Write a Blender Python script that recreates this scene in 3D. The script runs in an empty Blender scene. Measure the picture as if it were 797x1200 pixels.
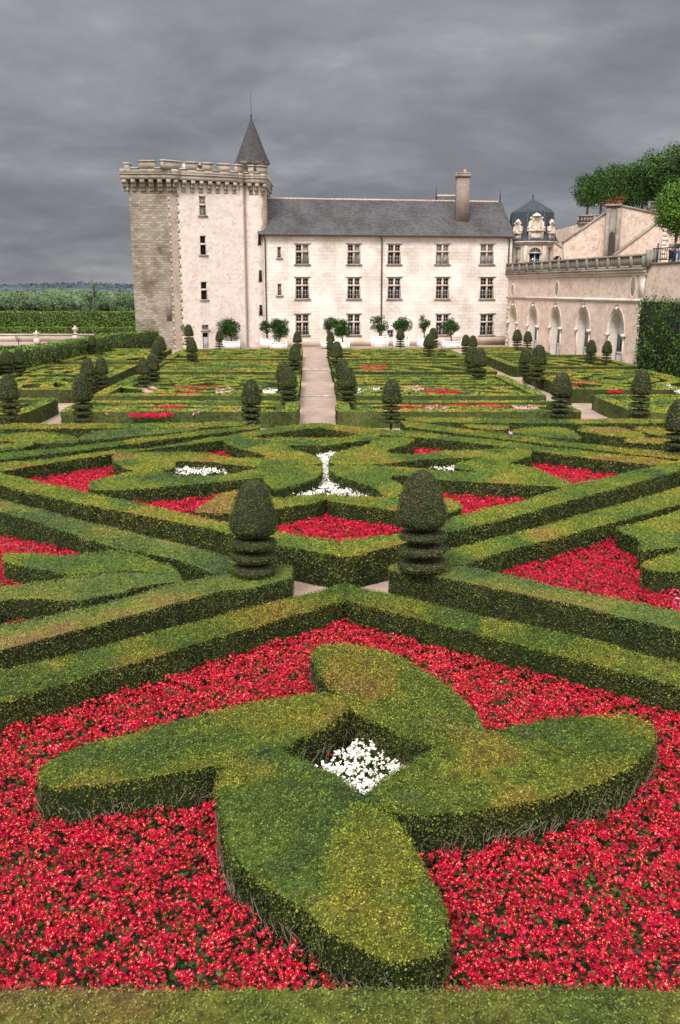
import bpy, math, random
import numpy as np
from mathutils import Vector
random.seed(7); rng = np.random.default_rng(11)
S = bpy.context.scene
COL = S.collection
# ------------------------------------------------------------------ camera model / back-projection onto real surfaces
F, YH, H = 1080., 338., 6.0
TH = math.atan((600 - YH) / F); CT, ST = math.cos(TH), math.sin(TH)
def ray(px, py):
    u = (px - 398.5) / F; v = (600 - py) / F
    return u, CT + v * ST, -ST + v * CT
def G(px, py, z=0.0):                     # point on the level plane z
    u, dy, dz = ray(px, py); t = (z - H) / dz
    return (u * t, dy * t)
def W(px, py, Y):                         # point at forward distance Y
    u, dy, dz = ray(px, py); t = Y / dy
    return (u * t, H + dz * t)
def hit(px, py, A, B):                    # point on the upright wall through A and B: distance along AB, height
    u, dy, dz = ray(px, py)
    ax, ay = A; ex, ey = B[0] - A[0], B[1] - A[1]; L = math.hypot(ex, ey)
    # t*(u,dy) = A + s*(e)
    det = u * (-ey) + dy * ex
    t = (ax * (-ey) + ay * ex) / det
    s = (u * ay - dy * ax) / (-det) if False else (((t * u - ax) * ex + (t * dy - ay) * ey) / L)
    return s, H + dz * t
# ------------------------------------------------------------------ materials
def new_mat(name):
    m = bpy.data.materials.new(name); m.use_nodes = True
    nt = m.node_tree; b = nt.nodes['Principled BSDF']
    return m, nt, b
def N(nt, typ, **kw):
    n = nt.nodes.new(typ)
    for k, v in kw.items():
        if k in n.inputs: n.inputs[k].default_value = v
        else: setattr(n, k, v)
    return n
def ramp(nt, fac, stops, interp='LINEAR'):
    r = nt.nodes.new('ShaderNodeValToRGB'); r.color_ramp.interpolation = interp
    els = r.color_ramp.elements
    while len(els) < len(stops): els.new(0.5)
    for e, (p, c) in zip(els, stops):
        e.position = p; e.color = (*c, 1) if len(c) == 3 else c
    nt.links.new(fac, r.inputs['Fac']); return r.outputs['Color']
def mix(nt, a, b, f, mode='MIX'):
    m = nt.nodes.new('ShaderNodeMix'); m.data_type = 'RGBA'; m.blend_type = mode
    for sock, v in ((m.inputs['Factor'], f), (m.inputs['A'], a), (m.inputs['B'], b)):
        if isinstance(v, (int, float)): sock.default_value = v
        elif isinstance(v, tuple): sock.default_value = (*v, 1)
        else: nt.links.new(v, sock)
    return m.outputs['Result']
def noise(nt, scale, detail=4, rough=.55, coords='Object', vec=None, dist=0):
    tc = nt.nodes.new('ShaderNodeTexCoord')
    n = nt.nodes.new('ShaderNodeTexNoise'); n.inputs['Scale'].default_value = scale
    n.inputs['Detail'].default_value = detail; n.inputs['Roughness'].default_value = rough
    n.inputs['Distortion'].default_value = dist
    nt.links.new(vec if vec is not None else tc.outputs[coords], n.inputs['Vector']); return n.outputs['Fac']
def bump(nt, b, h, strength=.4, dist=.02):
    k = nt.nodes.new('ShaderNodeBump'); k.inputs['Strength'].default_value = strength
    k.inputs['Distance'].default_value = dist
    nt.links.new(h, k.inputs['Height']); nt.links.new(k.outputs['Normal'], b.inputs['Normal'])
def wpos(nt): return nt.nodes.new('ShaderNodeNewGeometry').outputs['Position']
def island(nt): return nt.nodes.new('ShaderNodeNewGeometry').outputs['Random Per Island']
def simple(name, c, rough=.8, var=.25, scale=3, metal=0, spec=.3):
    m, nt, b = new_mat(name); f = noise(nt, scale, 5)
    d = tuple(x * (1 - var) for x in c); e = tuple(min(1, x * (1 + var)) for x in c)
    nt.links.new(ramp(nt, f, [(.3, d), (.7, e)]), b.inputs['Base Color'])
    b.inputs['Roughness'].default_value = rough; b.inputs['Metallic'].default_value = metal
    b.inputs['Specular IOR Level'].default_value = spec
    return m
def foliage(name, stops, patch=.55, spread=.5, rough=.6, cell=None, transl=.0, fine=True, brown=False, kc=1.0):
    """leaf colour: patch noise picks the hue, each leaf varies on its own"""
    m, nt, b = new_mat(name)
    p = wpos(nt)
    n1 = noise(nt, patch, 4, .6, vec=p, dist=.3)
    if cell:
        mp = nt.nodes.new('ShaderNodeVectorMath'); mp.operation = 'MULTIPLY'; mp.inputs[1].default_value = (1, 1, .15)
        nn = nt.nodes.new('ShaderNodeTexNoise'); nn.inputs['Scale'].default_value = 3.5; nn.inputs['Detail'].default_value = 5
        nt.links.new(p, nn.inputs['Vector'])
        ad = nt.nodes.new('ShaderNodeMixRGB') if False else None
        v2 = nt.nodes.new('ShaderNodeVectorMath'); v2.operation = 'MULTIPLY_ADD'; v2.inputs[1].default_value = (.8, .8, .8)
        nt.links.new(nn.outputs['Color'], v2.inputs[0]); nt.links.new(p, v2.inputs[2])
        nt.links.new(v2.outputs[0], mp.inputs[0])
        vo = nt.nodes.new('ShaderNodeTexVoronoi'); vo.feature = 'SMOOTH_F1'; vo.inputs['Smoothness'].default_value = .25; vo.inputs['Scale'].default_value = cell
        nt.links.new(mp.outputs[0], vo.inputs['Vector'])
        sp = nt.nodes.new('ShaderNodeSeparateColor'); nt.links.new(vo.outputs['Color'], sp.inputs[0])
        ma = nt.nodes.new('ShaderNodeMath'); ma.operation = 'MULTIPLY_ADD'; ma.inputs[1].default_value = .42
        nt.links.new(sp.outputs[0], ma.inputs[0])
        mb = nt.nodes.new('ShaderNodeMath'); mb.operation = 'MULTIPLY_ADD'; mb.inputs[1].default_value = 1.15; mb.inputs[2].default_value = -.29
        nt.links.new(n1, mb.inputs[0]); nt.links.new(mb.outputs[0], ma.inputs[2]); n1 = ma.outputs[0]
    c = ramp(nt, n1, stops)
    isl = island(nt)
    r = ramp(nt, isl, [(0, (1 - spread,) * 3), (.6, (1, 1, 1)), (1, (1 + spread * .9, 1 + spread * .9, 1 + spread * .5))])
    c = mix(nt, c, r, 1.0, 'MULTIPLY')
    f2 = noise(nt, 5.5, 3, .6, vec=p)
    c = mix(nt, c, ramp(nt, f2, [(.3, (.66, .66, .62)), (.65, (1.12, 1.12, 1.08))]), 1.0, 'MULTIPLY')
    nt.links.new(c, b.inputs['Base Color'])
    f3 = noise(nt, 12 if fine else 3.0, 4, .7, vec=p)
    c = mix(nt, c, ramp(nt, f3, [(.36, tuple(1 - kc * v for v in (.48, .46, .48))), (.5, (1, 1, 1)), (.66, tuple(1 + kc * v for v in (.28, .24, .1)))]), 1.0, 'MULTIPLY')
    if brown:
        f4 = noise(nt, 1.7, 5, .7, vec=p, dist=.6)
        c = mix(nt, c, (.15, .105, .06), ramp(nt, f4, [(.60, (0, 0, 0)), (.70, (.75, .75, .75))]))
    nt.links.new(c, b.inputs['Base Color'])
    b.inputs['Roughness'].default_value = rough; b.inputs['Specular IOR Level'].default_value = .12
    return m
# box hedge: tips coloured as sunlit, older dark face leaves with shade painted in
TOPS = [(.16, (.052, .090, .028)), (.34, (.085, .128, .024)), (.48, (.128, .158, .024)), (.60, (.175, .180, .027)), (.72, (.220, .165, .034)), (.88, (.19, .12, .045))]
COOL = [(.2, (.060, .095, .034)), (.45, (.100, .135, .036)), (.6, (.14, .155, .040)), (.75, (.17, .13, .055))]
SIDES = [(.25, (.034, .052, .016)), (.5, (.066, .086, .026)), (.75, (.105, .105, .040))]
M = {}
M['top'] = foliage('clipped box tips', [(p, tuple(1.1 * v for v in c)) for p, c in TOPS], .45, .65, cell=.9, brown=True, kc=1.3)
M['topmid'] = foliage('clipped box tips mid', [(p, tuple(1.28 * v for v in c)) for p, c in TOPS], .45, .42, cell=.75, kc=.45)
M['topmidcool'] = foliage('greyish box tips mid', [(p, tuple(1.25 * v for v in c)) for p, c in COOL], .45, .42, cell=.75, kc=.5, brown=True)
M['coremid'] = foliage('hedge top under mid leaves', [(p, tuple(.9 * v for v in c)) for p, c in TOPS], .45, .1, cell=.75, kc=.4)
M['topcool'] = foliage('greyish box tips', COOL, .45, .55, cell=.9, brown=True)
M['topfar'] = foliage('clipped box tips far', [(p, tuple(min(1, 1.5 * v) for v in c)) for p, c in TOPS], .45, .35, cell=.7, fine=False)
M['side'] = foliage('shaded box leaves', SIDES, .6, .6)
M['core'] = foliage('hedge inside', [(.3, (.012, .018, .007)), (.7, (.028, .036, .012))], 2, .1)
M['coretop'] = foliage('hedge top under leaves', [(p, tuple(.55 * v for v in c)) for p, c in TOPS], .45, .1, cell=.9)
M['twig'] = simple('bare hedge twigs', (.19, .15, .115), .9, .4, 20)
M['yew'] = foliage('yew needles', [(.25, (.038, .062, .016)), (.5, (.080, .105, .026)), (.75, (.15, .115, .040))], 1.4, .42)
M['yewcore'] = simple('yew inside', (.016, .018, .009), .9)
M['bark'] = simple('bark', (.07, .055, .04), .9, .4, 12)
M['beech'] = foliage('tall hedge leaves', [(.25, (.07, .13, .022)), (.5, (.125, .21, .035)), (.75, (.20, .28, .055))], .5, .4, fine=False)
M['ivy'] = foliage('ivy leaves', [(.25, (.022, .070, .012)), (.5, (.045, .125, .018)), (.75, (.085, .19, .03))], .8, .7)
M['lime'] = foliage('lime tree leaves', [(.3, (.022, .055, .014)), (.5, (.042, .095, .020)), (.75, (.075, .135, .028))], .35, .6)
M['limey'] = foliage('young tree leaves', [(.3, (.05, .11, .015)), (.5, (.085, .17, .022)), (.75, (.15, .24, .035))], .7, .6)
M['orange'] = foliage('orange tree leaves', [(.3, (.014, .045, .010)), (.5, (.028, .078, .014)), (.75, (.06, .125, .018))], 1.5, .7)
M['wood'] = foliage('far wood leaves', [(.25, (.070, .120, .072)), (.5, (.120, .180, .095)), (.75, (.20, .25, .13))], .05, .4, fine=False)
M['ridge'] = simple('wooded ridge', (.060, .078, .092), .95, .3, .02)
def flower_mat(name, cs, spread=.5):
    m, nt, b = new_mat(name); i = island(nt)
    c_ = mix(nt, ramp(nt, i, cs), ramp(nt, noise(nt, 3.2, 4, .7, vec=wpos(nt)), [(.34, (.55, .52, .5)), (.5, (.95, .95, .95)), (.68, (1.2, 1.15, 1.15))]), 1.0, 'MULTIPLY')
    nt.links.new(c_, b.inputs['Base Color']); b.inputs['Roughness'].default_value = .6
    b.inputs['Specular IOR Level'].default_value = .08
    return m
M['red'] = flower_mat('red petals', [(0, (.13, .001, .008)), (.3, (.32, .002, .020)), (.8, (.50, .006, .034)), (.93, (.58, .028, .065)), (1, (.66, .13, .17))])
M['white'] = flower_mat('white petals', [(0, (.62, .58, .46)), (.5, (.82, .80, .72)), (1, (.9, .88, .82))])
M['pink'] = flower_mat('pink petals', [(0, (.70, .16, .30)), (.5, (.82, .36, .50)), (1, (.88, .70, .75))])
M['eye'] = flower_mat('yellow stamens', [(0, (.8, .45, .05)), (1, (.9, .65, .12))])
M['begleaf'] = foliage('begonia leaves', [(.3, (.020, .045, .010)), (.55, (.04, .085, .016)), (.8, (.07, .13, .025))], 2, .7, rough=.4)
M['soil'] = simple('garden soil', (.035, .024, .016), .95, .5, 9)
def gravel_mat(name, c, sc=60):
    m, nt, b = new_mat(name); p = wpos(nt)
    f = noise(nt, sc, 3, .7, vec=p); g = noise(nt, 1.2, 4, .6, vec=p)
    k = ramp(nt, f, [(.3, tuple(.6 * x for x in c)), (.5, c), (.7, tuple(min(1, 1.3 * x) for x in c))])
    k = mix(nt, k, ramp(nt, g, [(.35, (.78, .76, .74)), (.65, (1.08, 1.06, 1.04))]), 1.0, 'MULTIPLY')
    nt.links.new(k, b.inputs['Base Color']); b.inputs['Roughness'].default_value = .95
    bump(nt, b, f, .6, .02); return m
M['gravel'] = gravel_mat('pinkish gravel', (.33, .245, .195))
M['grass'] = gravel_mat('rough grass', (.075, .115, .035), 8)
M['tread'] = simple('stone tread', (.36, .33, .29), .9, .4, 6)
def stone(name, c, c2, bw=.9, bh=.34, mortar=.55, stain=.35, bumpk=.3, rub=False, msize=.012):
    """dressed or rubble masonry in wall coordinates (uv in metres)"""
    m, nt, b = new_mat(name)
    uv = nt.nodes.new('ShaderNodeUVMap').outputs['UV']
    if rub:
        vo = nt.nodes.new('ShaderNodeTexVoronoi'); vo.inputs['Scale'].default_value = 4.2; nt.links.new(uv, vo.inputs['Vector'])
        sp = nt.nodes.new('ShaderNodeSeparateColor'); nt.links.new(vo.outputs['Color'], sp.inputs[0])
        col = ramp(nt, sp.outputs[0], [(.0, tuple(.62 * x for x in c2)), (.25, c2), (.5, c), (1, tuple(min(1, 1.12 * x) for x in c))])
        f = noise(nt, 1.0, 6, .7, vec=uv)
        # mortar washed over most of the stones
        col = mix(nt, col, c, ramp(nt, noise(nt, 9, 4, .6, vec=uv), [(.42, (1, 1, 1)), (.60, (.25, .25, .25))]))
        h = vo.outputs['Distance']
    else:
        br = nt.nodes.new('ShaderNodeTexBrick'); nt.links.new(uv, br.inputs['Vector'])
        br.inputs['Scale'].default_value = 1; br.inputs['Brick Width'].default_value = bw; br.inputs['Row Height'].default_value = bh
        br.inputs['Mortar Size'].default_value = msize; br.inputs['Mortar Smooth'].default_value = .3; br.inputs['Bias'].default_value = -.2
        br.inputs['Color1'].default_value = (*c, 1); br.inputs['Color2'].default_value = (*c2, 1)
        br.inputs['Mortar'].default_value = (*[mortar * x for x in c], 1)
        col = br.outputs['Color']; h = br.outputs['Fac']
        f = noise(nt, .35, 6, .62, vec=uv)
    col = mix(nt, col, ramp(nt, f, [(.30, tuple(1 - stain * k for k in (.9, 1, 1.1))), (.55, (1, 1, 1)), (.8, (1.06, 1.05, 1.04))]), 1.0, 'MULTIPLY')
    st = noise(nt, 2.3, 6, .72, vec=uv)
    col = mix(nt, col, tuple(.42 * x for x in c2), ramp(nt, st, [(.66, (0, 0, 0)), (.74, (.75, .75, .75))]))
    fine = noise(nt, 14, 4, .7, vec=uv)
    col = mix(nt, col, ramp(nt, fine, [(.3, (.86, .86, .86)), (.7, (1.08, 1.08, 1.08))]), 1.0, 'MULTIPLY')
    nt.links.new(col, b.inputs['Base Color']); b.inputs['Roughness'].default_value = .92; b.inputs['Specular IOR Level'].default_value = .15
    ad = nt.nodes.new('ShaderNodeMath'); ad.operation = 'MULTIPLY_ADD'; ad.inputs[1].default_value = -.5
    nt.links.new(h, ad.inputs[0]); nt.links.new(fine, ad.inputs[2]); bump(nt, b, ad.outputs[0], bumpk, .03)
    return m
M['ashlar'] = stone('pale ashlar', (.78, .70, .645), (.69, .605, .545), .82, .36, .55, .34)
M['pinkwall'] = stone('pink limewashed wall', (.65, .56, .51), (.60, .50, .45), rub=True, stain=.2, bumpk=.5)
M['oldstone'] = stone('weathered keep stone', (.37, .31, .25), (.20, .168, .14), .50, .23, .5, .75, .5, msize=.02)
M['quoin'] = stone('quoin stone', (.46, .375, .30), (.37, .295, .235), .7, .42, .7, .4)
M['lighttrim'] = stone('pale dressed stone', (.74, .65, .56), (.62, .53, .45), 1.1, .5, .8, .3)
M['trim'] = stone('dressed stone trim', (.62, .53, .45), (.50, .42, .35), 1.1, .5, .8, .35)
M['greytrim'] = stone('weathered grey stone', (.32, .28, .24), (.20, .18, .155), 1.0, .5, .7, .5)
M['rubble'] = stone('pinkish rubble wall', (.63, .50, .415), (.46, .34, .265), rub=True, stain=.25, bumpk=.6)
M['slate'] = stone('blue grey slate', (.098, .095, .096), (.050, .052, .060), .28, .16, .6, .45, .4, msize=.015)
M['parapet'] = stone('grey parapet stone', (.44, .38, .315), (.29, .25, .21), .7, .4, .6, .45)
M['domeslate'] = stone('dark blue slate', (.058, .070, .088), (.040, .048, .060), .28, .16, .6, .3, .4, msize=.015)
M['coneslate'] = stone('brown grey slate', (.075, .070, .072), (.045, .042, .044), .28, .16, .6, .3, .4, msize=.015)
M['lead'] = simple('lead flashing', (.06, .075, .085), .5, .2, 4)
M['brick'] = stone('chimney brick', (.26, .20, .175), (.20, .155, .14), .3, .12, .8, .3, .3)
M['iron'] = simple('dark iron', (.03, .03, .035), .5)
M['pipe'] = simple('brown downpipe', (.055, .04, .038), .5)
m, nt, b = new_mat('window glass'); b.inputs['Base Color'].default_value = (.018, .02, .024, 1); b.inputs['Roughness'].default_value = .08
M['glass'] = m
M['curtain'] = simple('pale curtain behind glass', (.30, .29, .28), .6, .4, 1.5)
M['greydoor'] = simple('pale grey painted wood', (.42, .44, .46), .6, .15, 3)
M['dark'] = simple('dark room', (.012, .012, .012), .9)
M['whitepaint'] = simple('white painted wood', (.74, .72, .68), .6, .06, 3)
M['framepaint'] = simple('grey window paint', (.50, .48, .46), .6, .1, 3)
M['terracotta'] = simple('terracotta', (.42, .20, .12), .8)
M['skin'] = simple('skin', (.52, .33, .25), .6)
for nme, c in dict(clothred=(.5, .05, .07), clothwhite=(.62, .6, .58), clothblack=(.02, .02, .022), clothblue=(.08, .12, .22), clothgrey=(.18, .18, .19), hair=(.03, .02, .015)).items():
    M[nme] = simple(nme, c, .8)
# ------------------------------------------------------------------ mesh building
def tag(o, label=None, cat=None, group=None, kind=None):
    for k, v in (('label', label), ('category', cat), ('group', group), ('kind', kind)):
        if v: o[k] = v
    return o
def empty(name, loc=(0, 0, 0), label=None, cat=None, group=None, rz=0):
    o = bpy.data.objects.new(name, None); COL.objects.link(o); o.location = loc; o.rotation_euler.z = rz
    o.empty_display_size = .2
    return tag(o, label, cat, group)
class MB:
    def __init__(s): s.v = []; s.n = 0; s.f = []; s.uv = []      # s.f: (array n*k, mat) ; uv per loop arrays
    def add(s, V, Fs, mi=0, UV=None):
        V = np.asarray(V, float).reshape(-1, 3); Fs = np.asarray(Fs, int)
        if Fs.ndim == 1: Fs = Fs.reshape(1, -1)
        if UV is None:
            q = V[Fs]                                     # n,k,3
            e = q[:, 1] - q[:, 0]; e2 = q[:, 2] - q[:, 0]; nn = np.cross(e, e2)
            nz = np.abs(nn[:, 2]) > .8 * np.linalg.norm(nn, axis=1) + 1e-12
            hd = np.stack([-nn[:, 1], nn[:, 0]], 1); L = np.linalg.norm(hd, axis=1, keepdims=True); hd = np.where(L > 1e-9, hd / np.maximum(L, 1e-9), [1, 0])
            hd = np.where(hd[:, :1] < 0, -hd, hd)
            uu = (q[:, :, 0] * hd[:, None, 0] + q[:, :, 1] * hd[:, None, 1]); vv = q[:, :, 2]
            uu = np.where(nz[:, None], q[:, :, 0], uu); vv = np.where(nz[:, None], q[:, :, 1], vv)
            UV = np.stack([uu, vv], 2)
        s.v.append(V); s.f.append((Fs + s.n, mi)); s.uv.append(np.asarray(UV, float).reshape(-1, 2)); s.n += len(V)
        return s
    def box(s, lo, hi, mi=0, rz=0, c=None):
        x0, y0, z0 = lo; x1, y1, z1 = hi
        V = np.array([[x0,y0,z0],[x1,y0,z0],[x1,y1,z0],[x0,y1,z0],[x0,y0,z1],[x1,y0,z1],[x1,y1,z1],[x0,y1,z1]], float)
        if rz and c is not None:
            d = V[:, :2] - c; V[:, 0] = c[0] + d[:, 0] * math.cos(rz) - d[:, 1] * math.sin(rz); V[:, 1] = c[1] + d[:, 0] * math.sin(rz) + d[:, 1] * math.cos(rz)
        return s.add(V, [[0,3,2,1],[4,5,6,7],[0,1,5,4],[1,2,6,5],[2,3,7,6],[3,0,4,7]], mi)
    def obox(s, P, d, s0, s1, o0, o1, z0, z1, mi=0):
        """box in wall coordinates: along d from P, offset to the right-hand outside normal (d.y,-d.x)"""
        nx, ny = d[1], -d[0]
        V = []
        for z in (z0, z1):
            for (a, o) in ((s0, o1), (s1, o1), (s1, o0), (s0, o0)):
                V.append((P[0] + d[0] * a + nx * o, P[1] + d[1] * a + ny * o, z))
        return s.add(V, [[0,3,2,1],[4,5,6,7],[0,1,5,4],[1,2,6,5],[2,3,7,6],[3,0,4,7]], mi)
    def prism(s, poly, z0, z1, mi=0, mtop=None, bottom=False):
        n = len(poly); V = [(x, y, z0) for x, y in poly] + [(x, y, z1) for x, y in poly]
        s.add(V, [[i, (i + 1) % n, n + (i + 1) % n, n + i] for i in range(n)], mi)
        s.add([(x, y, z1) for x, y in poly], [list(range(n))], mi if mtop is None else mtop)
        if bottom: s.add([(x, y, z0) for x, y in poly], [list(range(n))[::-1]], mi)
        return s
    def lathe(s, prof, c=(0, 0, 0), n=24, mi=0, a0=0, a1=2 * math.pi, sy=1):
        full = abs(a1 - a0 - 2 * math.pi) < 1e-6; m = n if full else n + 1
        V = []; UV = []
        for (r, z) in prof:
            for i in range(m):
                a = a0 + (a1 - a0) * i / n; V.append((c[0] + r * math.cos(a), c[1] + r * math.sin(a) * sy, c[2] + z))
        Fs = []
        R = max(p[0] for p in prof)
        for j in range(len(prof) - 1):
            for i in range(n):
                k = (i + 1) % m; Fs.append([j * m + i, j * m + k, (j + 1) * m + k, (j + 1) * m + i])
                for (ii, jj) in ((i, j), (i + 1, j), (i + 1, j + 1), (i, j + 1)):
                    UV.append(((a0 + (a1 - a0) * ii / n) * R, prof[jj][1]))
        return s.add(V, Fs, mi, UV)
    def tube(s, pts, rs, n=6, mi=0):
        pts = [Vector(p) for p in pts]; V = []
        for i, p in enumerate(pts):
            t = (pts[min(i + 1, len(pts) - 1)] - pts[max(i - 1, 0)]).normalized()
            a = t.orthogonal().normalized(); b = t.cross(a)
            for k in range(n):
                q = p + (a * math.cos(2 * math.pi * k / n) + b * math.sin(2 * math.pi * k / n)) * rs[i]; V.append(q[:])
        Fs = [[i * n + k, i * n + (k + 1) % n, (i + 1) * n + (k + 1) % n, (i + 1) * n + k] for i in range(len(pts) - 1) for k in range(n)]
        return s.add(V, Fs, mi)
    def leaves(s, P, Nn, size, mi=0, tilt=.7, asp=.6):
        """one leaf-sized diamond per point"""
        n = len(P)
        if n == 0: return s
        Nn = Nn + rng.normal(0, tilt, (n, 3)); Nn /= np.linalg.norm(Nn, axis=1, keepdims=True)
        r = rng.normal(size=(n, 3)); a = np.cross(Nn, r); a /= np.linalg.norm(a, axis=1, keepdims=True); b = np.cross(Nn, a)
        sz = (size * rng.uniform(.6, 1.25, (n, 1))) * .5
        V = np.stack([P - a * sz, P - b * sz * asp, P + a * sz, P + b * sz * asp], 1).reshape(-1, 3)
        Fs = np.arange(n * 4).reshape(-1, 4)
        return s.add(V, Fs, mi, np.zeros((n * 4, 2)))
    def build(s, name, mats, parent=None, smooth=False):
        me = bpy.data.meshes.new(name); V = np.concatenate(s.v)
        if parent is not None:
            L = wloc(parent); V = V - np.array(L)
        me.vertices.add(len(V)); me.vertices.foreach_set('co', V.astype(np.float32).ravel())
        li = np.concatenate([f.ravel() for f, _ in s.f]); tot = np.concatenate([np.full(len(f), f.shape[1]) for f, _ in s.f])
        mi = np.concatenate([np.full(len(f), m) for f, m in s.f]); st = np.concatenate([[0], np.cumsum(tot)[:-1]])
        me.loops.add(len(li)); me.loops.foreach_set('vertex_index', li.astype(np.int32))
        me.polygons.add(len(tot)); me.polygons.foreach_set('loop_start', st.astype(np.int32)); me.polygons.foreach_set('loop_total', tot.astype(np.int32))
        me.polygons.foreach_set('material_index', mi.astype(np.int32))
        uvl = me.uv_layers.new(name='UVMap'); uvl.data.foreach_set('uv', np.concatenate(s.uv).astype(np.float32).ravel())
        if smooth: me.polygons.foreach_set('use_smooth', np.ones(len(tot), bool))
        me.update(calc_edges=True)
        for m_ in (mats if isinstance(mats, (list, tuple)) else [mats]): me.materials.append(M[m_] if isinstance(m_, str) else m_)
        o = bpy.data.objects.new(name, me); COL.objects.link(o)
        if parent is not None: o.parent = parent
        return o
def wloc(o):
    x = Vector((0, 0, 0))
    while o is not None: x = x + o.location; o = o.parent
    return x
def dup(root, loc, label=None, group=None, rz=None, sc=None):
    r = root.copy(); COL.objects.link(r); r.location = loc
    if rz is not None: r.rotation_euler.z = rz
    if sc is not None: r.scale = sc
    if label: r['label'] = label
    if group: r['group'] = group
    for ch in [o for o in bpy.data.objects if o.parent == root]:
        c = ch.copy(); COL.objects.link(c); c.parent = r
        for g in [o for o in bpy.data.objects if o.parent == ch]:
            d = g.copy(); COL.objects.link(d); d.parent = c
    return r
# ------------------------------------------------------------------ hedges
def inpoly(P, poly):
    x, y = P[:, 0], P[:, 1]; c = np.zeros(len(P), bool); n = len(poly)
    for i in range(n):
        x0, y0 = poly[i]; x1, y1 = poly[(i + 1) % n]
        if y0 == y1: continue
        c ^= ((y0 > y) != (y1 > y)) & (x < (x1 - x0) * (y - y0) / (y1 - y0) + x0)
    return c
def area(poly):
    a = 0
    for i in range(len(poly)): x0, y0 = poly[i]; x1, y1 = poly[(i + 1) % len(poly)]; a += x0 * y1 - x1 * y0
    return a / 2
def chaikin(poly, it=2, q=.25, closed=True, keep=()):
    for _ in range(it):
        out = []
        n = len(poly)
        for i in range(n if closed else n - 1):
            a = poly[i]; b = poly[(i + 1) % n]
            out += [(a[0] * (1 - q) + b[0] * q, a[1] * (1 - q) + b[1] * q), (a[0] * q + b[0] * (1 - q), a[1] * q + b[1] * (1 - q))]
        if not closed: out = [poly[0]] + out[1:-1] + [poly[-1]]
        poly = out
    return poly
def wave(x, y): return .012 * np.sin(x * 31 + 4 * np.sin(y * 13)) * np.sin(y * 37 + 3 * np.sin(x * 17)) + .009 * np.sin(x * 71 + y * 23) * np.sin(y * 67 - x * 19) + .014 * np.sin(x * 2.3 + 1.1 * np.sin(y * 1.7)) + .012 * np.sin(y * 3.1 + x * .9) + .008 * np.sin(x * 7.1 + y * 5.3)
def lsize(Y): return min(.09, max(.025, .0012 * Y + .013))
def hedge_fill(mb, poly, h=.75, dens=1.0, z0=0.0, twigs=0.0, top=2, side=1, core=0, ctop=3):
    """one clipped hedge from its outline: dark core plus leaf-sized faces over its top and faces"""
    poly = [tuple(p) for p in poly]
    if area(poly) < 0: poly = poly[::-1]
    dp = []
    for i in range(len(poly)):
        a = np.array(poly[i]); b = np.array(poly[(i + 1) % len(poly)]); L = float(np.hypot(*(b - a))); q = max(1, int(L / .4)) if L < 40 else 40
        for j in range(q): dp.append(a + (b - a) * j / q)
    poly = [(p[0] + .018 * math.sin(p[0] * 5.1 + p[1] * 3.3) + .012 * math.sin(p[1] * 11.7), p[1] + .018 * math.sin(p[1] * 4.3 - p[0] * 2.9) + .012 * math.sin(p[0] * 12.9)) for p in dp]
    xs = np.array(poly); Y = max(5., float(np.clip(xs[:, 1].mean(), 5, 200))); A = abs(area(poly))
    ins = .02
    n = len(poly); inner = []
    for i in range(n):
        p = np.array(poly[i]); a = p - np.array(poly[i - 1]); b = np.array(poly[(i + 1) % n]) - p
        na = np.array([-a[1], a[0]]) / (np.hypot(*a) + 1e-9); nb = np.array([-b[1], b[0]]) / (np.hypot(*b) + 1e-9)
        inner.append(tuple(p + (na + nb) * ins * .5))
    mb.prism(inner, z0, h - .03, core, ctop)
    s = lsize(Y); d = dens * 1.25 / (s * s * .5)
    lo, hi = xs.min(0), xs.max(0); bb = np.prod(hi - lo)
    k = int(min(d * bb, 900000))
    P = lo + rng.random((k, 2)) * (hi - lo); P = P[inpoly(P, poly)]
    # distance to the outline, to round the shoulder
    dd = np.full(len(P), 9.)
    for i in range(n):
        a = np.array(poly[i]); b = np.array(poly[(i + 1) % n]); e = b - a; L2 = (e @ e) + 1e-9
        t = np.clip(((P - a) @ e) / L2, 0, 1); dd = np.minimum(dd, np.hypot(*(P - a - t[:, None] * e).T))
    z = h + wave(P[:, 0], P[:, 1]) - .05 * np.clip(1 - dd / .07, 0, 1) ** 2 + rng.normal(0, .013, len(P)) + np.clip(rng.normal(0, .016, len(P)), 0, .06)
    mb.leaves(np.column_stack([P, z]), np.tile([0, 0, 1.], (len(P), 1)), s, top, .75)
    for i in range(n):
        a = np.array(poly[i]); b = np.array(poly[(i + 1) % n]); e = b - a; L = np.hypot(*e)
        if L < 1e-4: continue
        nn = np.array([e[1], -e[0]]) / L
        k = rng.poisson(d * .75 * L * (h - z0)); 
        if k == 0: continue
        t = rng.random(k); zz = z0 + (h - z0) * rng.random(k) ** .85
        Q = a + t[:, None] * e
        off = rng.normal(0, .012, k) + .02 * np.sin(Q[:, 0] * 5 + zz * 6) * np.sin(Q[:, 1] * 4)
        if twigs:
            keep = rng.random(k) < np.clip(.35 + zz / h * .9 - .2 * np.sin(Q[:, 0] * 3.3 + Q[:, 1] * 2.1) * twigs, .1, 1)
            t, zz, Q, off = t[keep], zz[keep], Q[keep], off[keep]; k = len(t)
        Q = Q + nn * off[:, None]
        tp = (zz > h - .06) | (rng.random(k) < .30 * (zz / h) ** 2)  # fresh tip colour, denser higher up, paints skylight onto the faces
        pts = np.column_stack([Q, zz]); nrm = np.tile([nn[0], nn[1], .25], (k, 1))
        mb.leaves(pts[~tp], nrm[~tp], s, side, .6); mb.leaves(pts[tp], nrm[tp], s, top, .6)
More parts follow.
